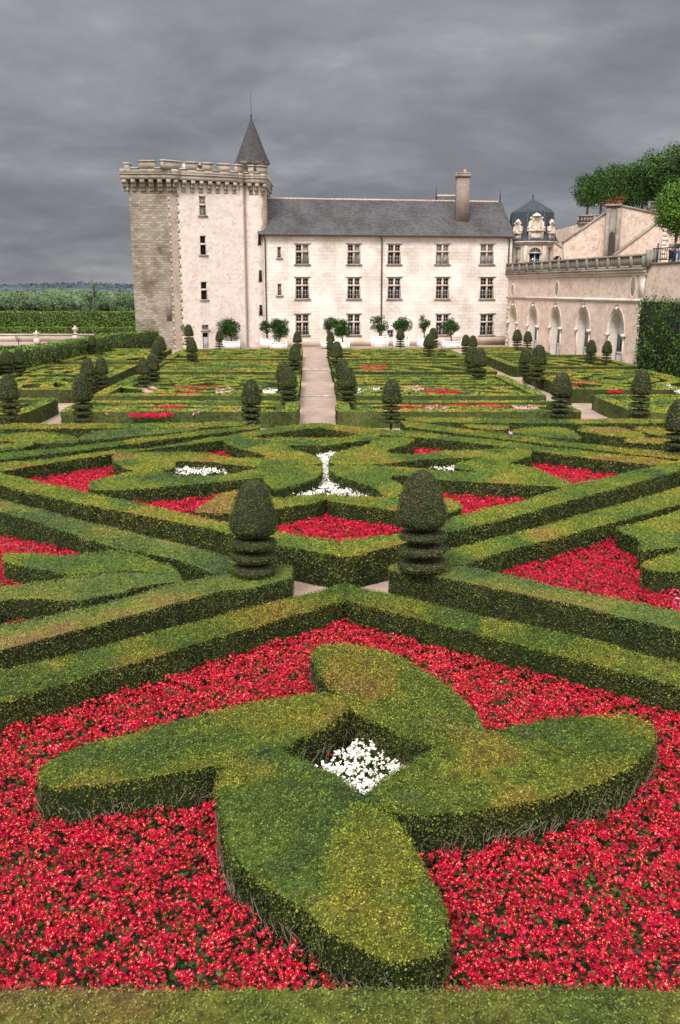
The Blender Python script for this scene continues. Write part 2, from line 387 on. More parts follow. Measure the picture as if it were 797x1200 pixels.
def twig_mesh(poly, h, dens, name, parent):
    mb = MB(); n = len(poly)
    if area(poly) < 0: poly = poly[::-1]
    for i in range(n):
        a = np.array(poly[i]); b = np.array(poly[(i + 1) % n]); e = b - a; L = np.hypot(*e)
        if L < 1e-4: continue
        nn = np.array([e[1], -e[0]]) / L
        if nn[1] > .35: continue
        for _ in range(rng.poisson(dens * L * 85)):
            q = a + rng.random() * e + nn * rng.uniform(-.005, .02); z = rng.uniform(.02, h * .55)
            ang = rng.normal(0, .38); pts = [(q[0], q[1], z)]; r = rng.uniform(.003, .0075); ln = rng.uniform(.035, .075)
            tx, ty = e / L
            for kk in range(rng.integers(2, 5)):
                ang += rng.normal(0, .30); x, y, zz = pts[-1]
                pts.append((x + tx * math.sin(ang) * ln + nn[0] * rng.uniform(-.004, .016), y + ty * math.sin(ang) * ln + nn[1] * rng.uniform(-.004, .016), min(h - .06, zz + math.cos(ang) * ln)))
            mb.tube(pts, [r * (1 - .18 * j) for j in range(len(pts))], 4)
    if mb.v: o = mb.build(name, 'twig', parent); o['kind'] = 'stuff'; return o
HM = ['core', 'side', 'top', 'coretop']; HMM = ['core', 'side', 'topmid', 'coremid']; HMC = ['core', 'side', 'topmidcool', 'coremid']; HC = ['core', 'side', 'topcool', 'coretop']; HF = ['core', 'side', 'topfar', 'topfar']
def hedge(pts, label, h=.75, smooth=0, ext=True, name='box_hedge', group=None, cat='hedge', dens=1.0):
    poly = [G(x, y, h) for x, y in pts]
    if smooth: poly = chaikin(poly, smooth)
    mb = MB(); hedge_fill(mb, poly, h, dens)
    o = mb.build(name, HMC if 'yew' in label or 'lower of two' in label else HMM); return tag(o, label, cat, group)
def band(up, lo, label, h=.75, **k):                 # far edge and near edge (right to left) of a straight hedge's top
    return hedge(list(up) + list(lo), label, h, **k)
# ------------------------------------------------------------------ flower beds
def flowerbed(poly, label, kind='red', h=.30, dens=1.0, eye=False, simplef=False):
    if area(poly) < 0: poly = poly[::-1]
    xs = np.array(poly); lo, hi = xs.min(0), xs.max(0); c = xs.mean(0)
    root = empty('flower_bed', (float(c[0]), float(c[1]), 0), label, 'flower bed')
    mb = MB(); mb.prism(poly, 0.0, .02); mb.build('soil', 'soil', root)
    def samp(d):
        k = int(d * np.prod(hi - lo)); P = lo + rng.random((k, 2)) * (hi - lo); P = P[inpoly(P, poly)]
        return P[P[:, 1] < 110]
    Y = c[1]; 
    P = samp(620 * dens if Y < 20 else 260 * dens); P = P[rng.random(len(P)) < np.clip(1.25 - P[:, 1] / 60, .35, 1)]
    hz = h + .05 * np.sin(P[:, 0] * 9 + 2 * np.sin(P[:, 1] * 5)) * np.sin(P[:, 1] * 8.3)
    mb = MB(); ls = .062 if Y < 20 else .085
    mb.leaves(np.column_stack([P, hz * rng.uniform(.25, .92, len(P))]), np.tile([0, -.3, .8], (len(P), 1)), ls, 0, .5, .75)
    o = mb.build('foliage', 'begleaf', root); o['kind'] = 'stuff'
    # blossoms: two broad and two narrow petals round yellow stamens, held above the leaves in loose clusters
    dB = {'red': 1150, 'white': 430, 'pink': 600}[kind] * dens * (1 if Y < 20 else .75)
    P = samp(dB)
    cl = np.sin(P[:, 0] * 11 + 3 * np.sin(P[:, 1] * 6.5)) * np.sin(P[:, 1] * 10.5 + 2 * np.sin(P[:, 0] * 5)) + .5 * np.sin(P[:, 0] * 31 + P[:, 1] * 27)
    P = P[rng.random(len(P)) < np.clip(.62 + .42 * cl, .10, 1)]
    n = len(P)
    z = h + .05 * np.sin(P[:, 0] * 9 + 2 * np.sin(P[:, 1] * 5)) * np.sin(P[:, 1] * 8.3) + rng.uniform(-.05, .045, n)
    C = np.column_stack([P, z]); nrm = np.tile([0, -.42, .8], (n, 1)) + rng.normal(0, .42, (n, 3)); nrm /= np.linalg.norm(nrm, axis=1, keepdims=True)
    r = rng.normal(size=(n, 3)); a = np.cross(nrm, r); a /= np.linalg.norm(a, axis=1, keepdims=True); b = np.cross(nrm, a)
    R = rng.triangular(.011, .023, .034, (n, 1)) * (1.0 if Y < 20 else 1.25)
    mb = MB()
    for k, (dr, ln, wd) in enumerate([(a, 1.0, .80), (-a, 1.0, .80), (b, .78, .42), (-b, .78, .42)] if Y < 24 else [(a, 1.1, .9), (-a, 1.1, .9)]):
        sd = np.cross(nrm, dr); lift = nrm * R * (.15 + .12 * k)
        V = np.stack([C, C + dr * R * ln * .6 + sd * R * wd * .62 + lift, C + dr * R * ln * 1.05 + sd * R * .22 + lift * 1.3, C + dr * R * ln * 1.05 - sd * R * .22 + lift * 1.3, C + dr * R * ln * .6 - sd * R * wd * .62 + lift], 1).reshape(-1, 3)
        mb.add(V, np.arange(n * 5).reshape(-1, 5), 0, np.zeros((n * 5, 2)))
    o = mb.build('blossom', kind, root); o['kind'] = 'stuff'
    if eye:
        sel = rng.random(n) < .45; C, nrm, R, a, b = C[sel], nrm[sel], R[sel], a[sel], b[sel]; n = len(C)
        mb = MB(); e = C + nrm * R * .35; q = R * .20
        V = np.stack([e - a * q, e - b * q, e + a * q, e + b * q], 1).reshape(-1, 3)
        mb.add(V, np.arange(n * 4).reshape(-1, 4), 0, np.zeros((n * 4, 2))); o = mb.build('stamen', 'eye', root); o['kind'] = 'stuff'
    return root
def bed(pts, label, kind='red', z=.25, **k): return flowerbed([G(x, y, z) for x, y in pts], label, kind, **k)

# ================================================================== THE SETTING
def sheet(name, poly, z, mat):
    mb = MB(); mb.add([(x, y, z) for x, y in poly], [list(range(len(poly)))]); o = mb.build(name, mat); o['kind'] = 'structure'; return o
sheet('ground', [(-4000, -60), (4000, -60), (4000, 6000), (-4000, 6000)], -.02, 'grass')
SH = -.029
def sx(x, y): return (x + SH * (y - 41), y)
sheet('garden_gravel', [sx(-23, -10), sx(27, -10), sx(27, 102), sx(-23, 102)], 0.0, 'gravel')
sheet('central_path', [sx(-1.95, 38), sx(-.05, 38), (-1.45, 99.5), (-3.95, 99.5)], 0.004, 'gravel')
def treads():
    for Y, n, lab in ((52.6, 2, 'stone step crossing the central gravel path, the nearer of two'), (70.0, 2, 'stone step crossing the central gravel path, the farther of two')):
        mb = MB(); cx = sx(-1.0, Y)[0]
        for k in range(3):
            mb.box((cx - .95 + k * .64, Y - .16, .0), (cx - .95 + k * .64 + .62, Y + .18, .075 + .012 * (k % 2)))
        o = mb.build('stone_step', 'tread'); tag(o, lab, 'step')
treads()
# ================================================================== FOREGROUND: the curled cross and its bed
EXT = 60
cross = empty('cross_hedge', (.4, 9.6, 0), 'large clipped box hedge of four curled petals forming a pinwheel in red begonias', 'hedge')
pet = {
 'top': [(364,768),(366,762),(371,757),(380,753.5),(403,752.5),(436,758),(468,768),(505,788),(538,812),(560,836),(568,850),(570,858),(563,865),(512,879),(505,871),(470,860),(442,844),(411,829),(404,818),(392,808),(381,797),(370,783)],
 'left': [(42,910),(44,902),(52,894),(66,886),(90,875),(120,866),(150,858),(200,846),(250,835),(300,822),(345,814),(385,810.5),(404,815),(413,822),(411,830),(390,846),(358,862),(327,878),(300,888),(263,896),(255,897),(200,906),(150,914),(100,920),(60,922),(47,918)],
 'bottom': [(261,898),(275,886),(300,878),(327,877),(354,888),(387,901),(412,920),(428,934),(445,943),(462,958),(487,992),(507,1026),(519,1055),(524,1082),(521,1106),(511,1119),(497,1126),(462,1129),(432,1118),(404,1104),(383,1091),(358,1067),(333,1056),(304,1036),(280,1014),(265,992),(257,964),(255.5,934),(256,910)],
 'right': [(428,933),(434,925),(450,911),(481,895),(515,878),(540,870),(569,861),(609,850),(656,842),(704,838),(735,838.5),(755,844),(767,854),(770,866),(763,881),(746,897),(704,916),(656,933),(609,943),(562,952),(514,957),(478,957),(460,953),(440,943)]}
for k, (nm, pts) in enumerate(pet.items()):
    hh = .745 + .012 * k
    poly = chaikin([G(x, y, .75) for x, y in pts], 1)
    mb = MB(); hedge_fill(mb, poly, hh, 1.1, twigs=1.0)
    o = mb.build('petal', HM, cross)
    twig_mesh(poly, hh, .9 if nm in ('bottom', 'right') else .55, 'twig', cross)
ap, bl, br = G(403, 712, .3), G(-260, 905, .3), G(1060, 880, .3)
fe = G(400, 1150, .3)[1]
inner = [G(403, 704, .3), G(-60, 838, .3), (-8.2, 8.4), (-8.2, 6.3), (8.4, 6.3), (8.4, 8.6), G(860, 822, .3)]
# red bed: everything inside the triangle; the hedge grows through it
def minus(poly, holes):      # sampling mask is done by the hedge's own volume: keep begonias out of the petals
    return poly
_ip = inpoly
HOLES = [chaikin([G(x, y, .75) for x, y in p], 1) for p in pet.values()]
centre = [(411,830),(442,844),(470,860),(505,871),(515,878),(481,895),(450,911),(428,934),(412,921),(387,901),(354,888),(327,878),(358,862),(390,846)]
centre = [G(x, y, .75) for x, y in centre]
def inpoly_cut(P, poly):
    c = _ip(P, poly)
    for h_ in HOLES + [centre]: c &= ~_ip(P, h_)
    return c
inpoly = inpoly_cut
flowerbed(inner, 'wide bed of red begonias surrounding the curled four petal hedge in the foreground', 'red', .33, 1.12, eye=True)
inpoly = _ip
_cc = np.mean(centre, 0)
flowerbed([tuple(_cc + (np.array(q) - _cc) * .74 + [.05, -.08]) for q in centre], 'small clump of white begonias at the heart of the curled four petal hedge', 'white', .50, 2.2, eye=True)
# front hedge
fy = G(400, 1155, .75)[1]
def rect_hedge(poly, label, h=.75, **k):
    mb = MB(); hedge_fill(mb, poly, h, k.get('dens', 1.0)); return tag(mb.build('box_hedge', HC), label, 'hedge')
rect_hedge([(-8.6, fy - 1.0), (8.8, fy - 1.0), (8.8, fy), (-8.6, fy)], 'straight front box hedge running along the bottom of the foreground begonia bed')
# the two long hedges of the foreground triangle meet at its apex
def world_band(P, label, h=.75, **k):
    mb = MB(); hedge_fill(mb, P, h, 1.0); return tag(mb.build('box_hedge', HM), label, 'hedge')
Aout, Ain = G(404, 683, .75), G(403, 702, .75)
Lo, Li = G(0, 786, .75), G(0, 821, .75); Ro, Ri = G(797, 775, .75), G(797, 803, .75)
def ext(a, b, f): return (b[0] + (b[0] - a[0]) * f, b[1] + (b[1] - a[1]) * f)
world_band([Ain, Aout, ext(Aout, Lo, .9), ext(Ain, Li, .9)], 'long straight box hedge closing the foreground begonia bed on its upper left side')
world_band([ext(Ain, Ri, .9), ext(Aout, Ro, .9), (Aout[0] + .01, Aout[1] - .004), (Ain[0] + .01, Ain[1])], 'long straight box hedge closing the foreground begonia bed on its upper right side', .755)
# hedges with a topiary yew at their end (left / right), outer parallels and the middle diamond
band([(-300,831),(-90,761),(0,731),(49,725),(130,704),(196,686),(260,673),(278,666),(341,663)], [(343,676),(291,688),(260,690),(176,713),(75,741),(0,761),(-90,792),(-300,864)], 'straight box hedge on the left ending in a block that carries the left topiary yew')
band([(457,662),(515,660),(540,661),(598,674),(669,690),(743,705),(797,716),(880,736),(1040,775)], [(1040,804),(880,760),(797,737),(733,722),(669,706),(604,693),(560,684),(513,674),(457,667)], 'straight box hedge on the right starting in a block that carries the right topiary yew', .755)
band([(-110,557),(0,585),(65,601),(130,619),(196,632),(251,647),(280,656)], [(283,665),(262,670),(248,670),(212,655),(130,639),(75,621),(0,598),(-110,570)], 'straight box hedge on the left parallel to the middle diamond, meeting the yew hedge', .748)
band([(517,646),(540,640),(604,624),(662,608),(733,589),(797,571),(880,552)], [(880,566),(797,589),(720,611),(653,629),(588,645),(546,660),(520,660)], 'straight box hedge on the right parallel to the middle diamond, patched with yellow growth', .748)
dl = band([(-170,518),(0,554),(104,577),(200,598),(268,612),(325,622),(397,634)], [(400,651),(397,650),(325,638),(268,623),(200,609),(65,583),(0,567),(-170,531)], 'front left side of the middle diamond hedge, running from the front corner to the left')
dr = band([(397.5,634),(478,623),(540,603),(617,585),(669,568),(740,553),(772,545),(850,527)], [(850,539),(797,550),(733,568),(669,585),(580,610),(525,621),(468,637),(413,651),(400.5,651.5)], 'front right side of the middle diamond hedge, running from the front corner to the right', .754)
band([(-120,558),(0,543),(60,537),(130,528),(173,525),(260,511.5),(300,504),(350,497.5),(370,495.5)], [(373,500),(356,501.5),(313,507.5),(262,515),(200,522.6),(130,531),(82,538),(0,551.5),(-120,566)], 'back left side of the middle diamond hedge beyond the left butterfly hedge')
band([(371,495.5),(380,496),(430,501),(485,506),(530,511),(580,515),(640,524),(708,531),(797,541),(900,552)], [(900,560),(797,549),(775,545),(701,537),(627,527.5),(580,521),(488,511),(420,507.5),(385,502),(374,500)], 'back right side of the middle diamond hedge beyond the right butterfly hedge', .755)
# inside the diamond: butterfly hedges
hedge([(131,533),(147,529.5),(200,529.5),(233,530),(270,536),(318,536),(305,530),(278,524),(262,518),(261,513),(313,511.5),(328,520),(345,526),(363,531),(375,536.5),(378.5,543),(333,544),(300,546.5),(268,543),(250,540),(205,538.5),(204,545),(200,549),(190,551),(163,551.5),(150,549),(140,545),(132,540)], 'upper curled wing of the left butterfly hedge inside the middle diamond', smooth=1)
hedge([(101,568.5),(112,562),(130.5,557),(163,551),(185,550),(197,555),(228,558),(268,555.7),(300,549),(325.5,545.5),(377.5,545),(378,550),(374,557),(355.6,565),(328,571.5),(320.4,572.8),(309,563),(315,558),(275,561.5),(240,565),(200,569),(160,572),(130.5,573.4),(107.7,573.4)], 'lower curled wing of the left butterfly hedge inside the middle diamond', .742, smooth=1)
hedge([(624,527),(621,533),(605,539),(593,543),(606,545),(624,548),(649.6,557),(669,566),(668,569),(645,569),(620,567),(572,564.5),(518,561.5),(490,558),(458,555),(461,563),(475,569),(465,583),(447.8,580),(442.7,571.6),(417.6,562.8),(394,556),(386,549),(386,545),(417,544.5),(460,546),(488,547.7),(513,551.5),(552,553),(560,551),(533,548),(532,544.5),(556,536.8),(580,533.6),(560,534.3),(480,538),(460,541.6),(417,543.2),(386.5,543),(386,537.7),(390,531.4),(405,526.4),(431,521.8),(437,514.5),(443,512),(484,512),(484,517),(453,527),(450,530),(488,532.7),(540,527),(590,525.5)], 'broad right butterfly hedge inside the middle diamond with a curled lobe', smooth=1)
hedge([(313,510),(313,512),(355,513.5),(400,513),(418,509),(440,506.5),(448,508),(434,515),(405,517.6),(381,521.4),(340,520.6),(322,519)], 'short hedge under the far red begonia corner of the middle diamond', .74)
hedge([(230,598),(233,594),(240,589),(255,580),(273,574),(290,577),(323,583),(350,582),(375,578),(382,578),(382.5,584),(375,586.5),(356,590),(325,594),(300,599),(268,601),(240,600)], 'front left curved lobe hedge of the middle diamond with a flat green top', .752, smooth=1)
hedge([(384,578),(392,578),(405,581.6),(455,582),(490,580),(525.5,583.5),(538,589),(542,594),(531,598),(518,600),(490,599.5),(465,597),(430,592),(405,589),(390,587),(384,584)], 'front right curved lobe hedge of the middle diamond with a flat green top', .752, smooth=1)
bed([(322,596),(385,590),(480,597),(500,606),(470,622),(400,645),(325,622)], 'red begonia bed in the front corner of the middle diamond', 'red', .3)
bed([(500,575),(600,568),(660,571),(640,578),(560,606),(500,602)], 'red begonia bed below the right butterfly hedge', 'red', .3)
bed([(612,535),(640,536),(745,548),(690,571),(650,569)], 'red begonia bed in the right corner of the middle diamond', 'red', .3)
bed([(470,517),(500,515),(580,523),(545,532),(490,536)], 'red begonia bed behind the right butterfly hedge', 'red', .3)
bed([(300,508),(365,502),(425,512),(405,519),(330,518)], 'red begonia bed in the far corner of the middle diamond', 'red', .3)
bed([(180,532),(255,521),(268,525),(275,538),(240,541)], 'red begonia bed behind the left butterfly hedge', 'red', .3)
bed([(10,562),(60,549),(130,541),(145,555),(125,570),(110,586)], 'red begonia bed in the left corner of the middle diamond', 'red', .3)
bed([(120,584),(200,575),(270,566),(280,580),(240,600),(235,609),(150,594)], 'red begonia bed below the left butterfly hedge', 'red', .3)
bed([(325,588),(350,570),(376,560),(378,540),(385,540),(388,560),(420,576),(445,588),(385,584)], 'white begonia bed between the two butterfly hedges', 'white', .3, h=.42, dens=1.6)
bed([(366,530),(395,530),(388,545),(377,545)], 'thin line of white begonias leading to the back of the middle diamond', 'white', .3, h=.42, dens=1.6)
bed([(200,546),(275,550),(265,561),(200,564)], 'white begonia bed held in the left butterfly hedge', 'white', .3, h=.5, dens=1.6)
bed([(500,541),(545,545),(540,556),(500,553)], 'white begonia bed held in the right butterfly hedge', 'white', .3, h=.42, dens=1.6)
# left compartment
hedge([(3,652),(5,647.5),(30,648),(78,650),(110,647),(137,645),(160,650),(183,656.6),(205,665),(212,672),(208,674),(180,669),(147,666.4),(120,669),(94.6,671),(60,669),(30,663),(6,656)], 'wedge shaped box hedge pointing right, the upper of two in the left compartment', smooth=1)
hedge([(-90,705),(-40,694),(0,686),(50,682),(98,674.5),(130,670.5),(163,669.7),(200,672),(213,676),(213,679),(190,682),(163,686),(130,695),(98,702),(75,702),(39,699),(0,702),(-50,714)], 'wedge shaped box hedge pointing right, the lower of two in the left compartment', smooth=1)
bed([(-60,622),(0,628),(60,640),(150,650),(205,662),(190,680),(60,690),(-60,690)], 'red begonia bed in the left compartment around two wedge hedges', 'red', .3)
bed([(-60,715),(0,705),(80,706),(60,735),(-60,760)], 'red begonia bed at the left frame edge below the wedge hedges', 'red', .3)
# right compartment
hedge([(721,618),(735,615.5),(750,612),(797,597),(860,580),(880,600),(860,628),(797,640),(766,642),(750,643.5),(748,632),(742,627),(733,623)], 'broad box hedge in the right compartment with a bite cut from its near side', smooth=1)
hedge([(751,660),(765,655),(797,645),(860,625),(900,640),(860,670),(797,668),(772,668),(755,664)], 'rounded box hedge at the right frame edge beside the red begonias', smooth=1)
bed([(585,668),(640,640),(700,628),(750,625),(762,650),(800,668),(880,690),(880,735),(797,728),(700,706)], 'large red begonia bed in the right compartment', 'red', .32)
bed([(782,694),(797,680),(840,690),(840,714),(797,704)], 'pale pink begonia clump at the right frame edge', 'pink', .42)
# hedges between the diamond and the square compartments
band([(-120,546),(0,531.5),(130,518),(200,509),(288,499.5),(300,497.5)], [(305,500),(200,513),(130,522.5),(0,537.5),(-120,553)], 'narrow box hedge on the left parallel to the back of the middle diamond')
band([(470,493),(540,502),(604,509.7),(669,517.7),(740,525.8),(797,531),(900,542)], [(900,549),(797,537),(740,531),(669,522.5),(604,515),(540,507.5),(475,499)], 'narrow box hedge on the right parallel to the back of the middle diamond')
hedge([(-60,498),(0,497),(200,496),(262,494.5),(290,494),(285,498),(200,500.5),(0,501.5),(-60,502)], 'long low box hedge across the left side in front of the square compartments')
hedge([(470,489),(560,490),(690,491.5),(800,490.5),(880,490.5),(880,494),(800,494.5),(690,495.5),(560,494.5),(480,493)], 'long low box hedge across the right side in front of the square compartments')
def lobe(pts, label): hedge(pts, label, smooth=1)
lobe([(-40,512),(0,508.5),(40,506.5),(60,507.5),(85,510.5),(95,515),(84,519),(40,518),(0,515.5),(-40,516)], 'flat rounded box hedge far left with a notched tip')
lobe([(-60,526),(0,520),(38,517),(39,521),(0,528),(-60,535)], 'short pointed box hedge at the left frame edge')
lobe([(93,512),(110,504.5),(150,502.5),(200,502),(235,500),(232,503),(185,507.5),(150,511),(96,515)], 'wedge shaped box hedge on the left tapering towards the far yew')
lobe([(600,503),(640,499),(662,501),(676,508),(684,513),(650,512.5),(604,508)], 'rounded box hedge on the right with a pointed end')
lobe([(675,502),(687,499),(700,501),(722,499.5),(735,503),(757,509),(755,512),(735,511.5),(700,508.5),(682,505)], 'wavy box hedge on the right beside the pointed one')
lobe([(740,500.5),(770,501.5),(797,502.5),(860,503),(860,510),(797,510),(775,509.5),(755,506)], 'leaf shaped box hedge at the right frame edge')
lobe([(732,513),(760,512.5),(797,515),(860,520),(860,527),(797,520),(770,518.5),(733,518)], 'short box hedge under the leaf shaped one at the right')
lobe([(540,496.5),(590,497.5),(598,500),(590,504),(548,500)], 'small box hedge on the right near the middle diamond')
bed([(545,499),(600,503),(605,509),(545,503)], 'pink begonia line right of the middle diamond', 'pink', .4, h=.4)
bed([(672,505),(700,509),(732,512),(730,517),(690,513)], 'pale pink begonia line between wavy hedges at the right', 'pink', .35, h=.4)
# ================================================================== SQUARE COMPARTMENTS beyond
def strip(mb, pts, w, h, closed=False, dens=1.0):
    """ribbon of hedge along a centre line"""
    P = np.array(pts, float); n = len(P)
    if closed: T = np.roll(P, -1, 0) - np.roll(P, 1, 0)
    else: T = np.gradient(P, axis=0)
    T /= np.linalg.norm(T, axis=1, keepdims=True) + 1e-9; Nn = np.column_stack([-T[:, 1], T[:, 0]])
    Lf, Rt = P + Nn * w / 2, P - Nn * w / 2
    m = n if closed else n - 1
    V = np.concatenate([np.column_stack([Q, np.full(n, z)]) for Q, z in ((Lf, h - .02), (Rt, h - .02), (Lf, 0), (Rt, 0))])
    f_top = []; f_s = []
    for i in range(m):
        j = (i + 1) % n
        f_top.append([n + i, n + j, j, i]); f_s.append([i, j, 2 * n + j, 2 * n + i]); f_s.append([n + j, n + i, 3 * n + i, 3 * n + j])
    if not closed: f_s += [[0, n, 3 * n, 2 * n], [n - 1, n + n - 1, 3 * n + n - 1, 2 * n + n - 1]]
    mb.add(V, f_top, 3); mb.add(V, f_s, 1)
    s = .09; seg = np.linalg.norm((np.roll(P, -1, 0) - P)[:m], axis=1); tot = seg.sum()
    k = int(tot * w * 430 * dens)
    idx = rng.choice(m, k, p=seg / tot); t = rng.random((k, 1)); o = rng.uniform(-.5, .5, (k, 1)) * w
    Q = P[idx] * (1 - t) + P[(idx + 1) % n] * t + Nn[idx] * o
    mb.leaves(np.column_stack([Q, h + rng.normal(0, .012, k)]), np.tile([0, 0, 1.], (k, 1)), s, 2, .4)
    k = int(tot * h * 2 * 260 * dens); idx = rng.choice(m, k, p=seg / tot); t = rng.random((k, 1)); sg = rng.choice([-1., 1.], (k, 1))
    Q = P[idx] * (1 - t) + P[(idx + 1) % n] * t + Nn[idx] * sg * w / 2
    mb.leaves(np.column_stack([Q, rng.random(k) * (h - .04)]), np.column_stack([Nn[idx] * sg, np.full(k, .2)]), s, 1, .5)
def rrect(x0, x1, y0, y1, st=1.0):
    pts = []
    for a, b in (((x0, y0), (x1, y0)), ((x1, y0), (x1, y1)), ((x1, y1), (x0, y1)), ((x0, y1), (x0, y0))):
        L = math.dist(a, b); k = max(1, int(L / st))
        pts += [sx(a[0] + (b[0] - a[0]) * i / k, a[1] + (b[1] - a[1]) * i / k) for i in range(k)]
    return pts
HALL = []
def block(x0, x1, y0, y1, kind, label, seed, beds=()):
    r = random.Random(seed); hb = .75
    root = empty('hedge_parterre', (*sx((x0 + x1) / 2, (y0 + y1) / 2), 0), label, 'parterre')
    mb = MB(); w = .62
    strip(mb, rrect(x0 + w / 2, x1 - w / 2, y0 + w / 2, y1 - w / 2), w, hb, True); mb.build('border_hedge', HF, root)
    cx, cy, a, b = (x0 + x1) / 2, (y0 + y1) / 2, (x1 - x0) / 2 - .9, (y1 - y0) / 2 - .9
    def inner(pts, w=.62, closed=False, h=None):
        pts = [(min(max(p[0], x0 + .8), x1 - .8), min(max(p[1], y0 + .8), y1 - .8)) for p in pts]
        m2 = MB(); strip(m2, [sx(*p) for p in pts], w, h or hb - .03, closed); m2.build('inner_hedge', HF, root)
    if kind == 'heart':
        for q, s in enumerate((.95, .62, .30)):
            inner([(cx + a * s * math.cos(t) * (1 + .18 * math.cos(4 * t)), cy + b * s * math.sin(t) * (1 + .18 * math.cos(4 * t))) for t in np.linspace(0, 2 * math.pi, 44)[:-1]], .62, True)
        for sgx in (-1, 1):
            for sgy in (-1, 1):
                inner([(cx + sgx * a * (.98 - .75 * u), cy + sgy * b * (.98 - .62 * u + .25 * math.sin(3 * u))) for u in np.linspace(0, 1, 10)], .6)
    elif kind == 'scroll':
        for k in range(4):
            x = cx + a * (-.75 + .5 * k)
            for sg in (-1, 1):
                inner([(x + a * .22 * u * math.cos(5 * u + k), cy + sg * b * (.1 + .85 * u) + .15 * b * math.sin(6 * u)) for u in np.linspace(0, 1, 16)], .55)
        for s in (.92, .55, .2):
            inner([(cx + a * u, cy + sg2 * b * s * (1 - .35 * u * u)) for sg2 in (1,) for u in np.linspace(-1, 1, 24)], .55)
            inner([(cx + a * u, cy - b * s * (1 - .35 * math.cos(3 * u))) for u in np.linspace(-1, 1, 24)], .5)
    elif kind == 'fan':
        for s in (.97, .70, .43):
            inner([(cx - a * .95 + 1.9 * a * s * math.cos(t), cy - b * .9 + 1.8 * b * s * math.sin(t)) for t in np.linspace(0.02, math.pi / 2, 22)], .55)
        inner([(cx - a * .9 + 1.8 * a * u, cy - b * .9 + 1.7 * b * u) for u in np.linspace(0, .95, 12)], .55)
        inner([(cx - a * .9 + 1.3 * a * u, cy + b * .92 - .4 * b * u) for u in np.linspace(0, 1, 12)], .55)
    elif kind == 'row':
        for k in range(int((y1 - y0 - 1.4) / 1.0)):
            y = y0 + 1.15 + k * 1.0; ph = r.random() * 6
            inner([(cx + a * u, y + .28 * math.sin(u * 5 + ph)) for u in np.linspace(-1, 1 - .2 * r.random(), 26)], .48)
    return root
blocks = [
 (-12.4, -1.85, 40.4, 44.4, 'row', 'narrow hedge parterre left of the central path, nearest the diamond, with red and white flowers'),
 (-.15, 10.7, 40.4, 44.4, 'row', 'narrow hedge parterre right of the central path, nearest the diamond, with pink and red flowers'),
 (-12.4, -1.95, 46.6, 58.0, 'heart', 'square hedge parterre left of the central path before the first stone step'),
 (.1, 10.7, 46.6, 58.0, 'scroll', 'square hedge parterre right of the central path before the first stone step, with red flowers'),
 (-12.6, -2.0, 60.4, 69.5, 'scroll', 'square hedge parterre left of the central path between the two far rows of yews'),
 (.1, 10.9, 60.4, 69.5, 'fan', 'square hedge parterre right of the central path with a red heart shaped corner'),
 (-12.8, -2.1, 71.5, 83.5, 'heart', 'far hedge parterre left of the central path in front of the keep'),
 (.1, 11.0, 71.5, 83.5, 'heart', 'far hedge parterre right of the central path in front of the long wing'),
 (-21.0, -13.7, 39.5, 45.5, 'row', 'narrow hedge parterre at the far left beyond the side path'),
 (-20.5, -13.6, 49.5, 66.0, 'scroll', 'hedge parterre at the far left along the tall clipped hedge'),
 (-20.0, -13.8, 69.0, 84.0, 'heart', 'distant hedge parterre left beside the tall hedge and the keep corner'),
 (12.9, 20.5, 40.0, 47.0, 'scroll', 'hedge parterre at the far right beside the side path'),
 (12.7, 21.0, 49.5, 62.0, 'heart', 'hedge parterre on the right below the ivy clad wall'),
 (12.7, 21.5, 64.5, 76.0, 'fan', 'hedge parterre on the right in front of the arcade doors'),
 (12.8, 18.8, 78.0, 86.0, 'row', 'distant hedge parterre on the right below the first arcade doors'),
]
for i, bk in enumerate(blocks): block(*bk, seed=i)
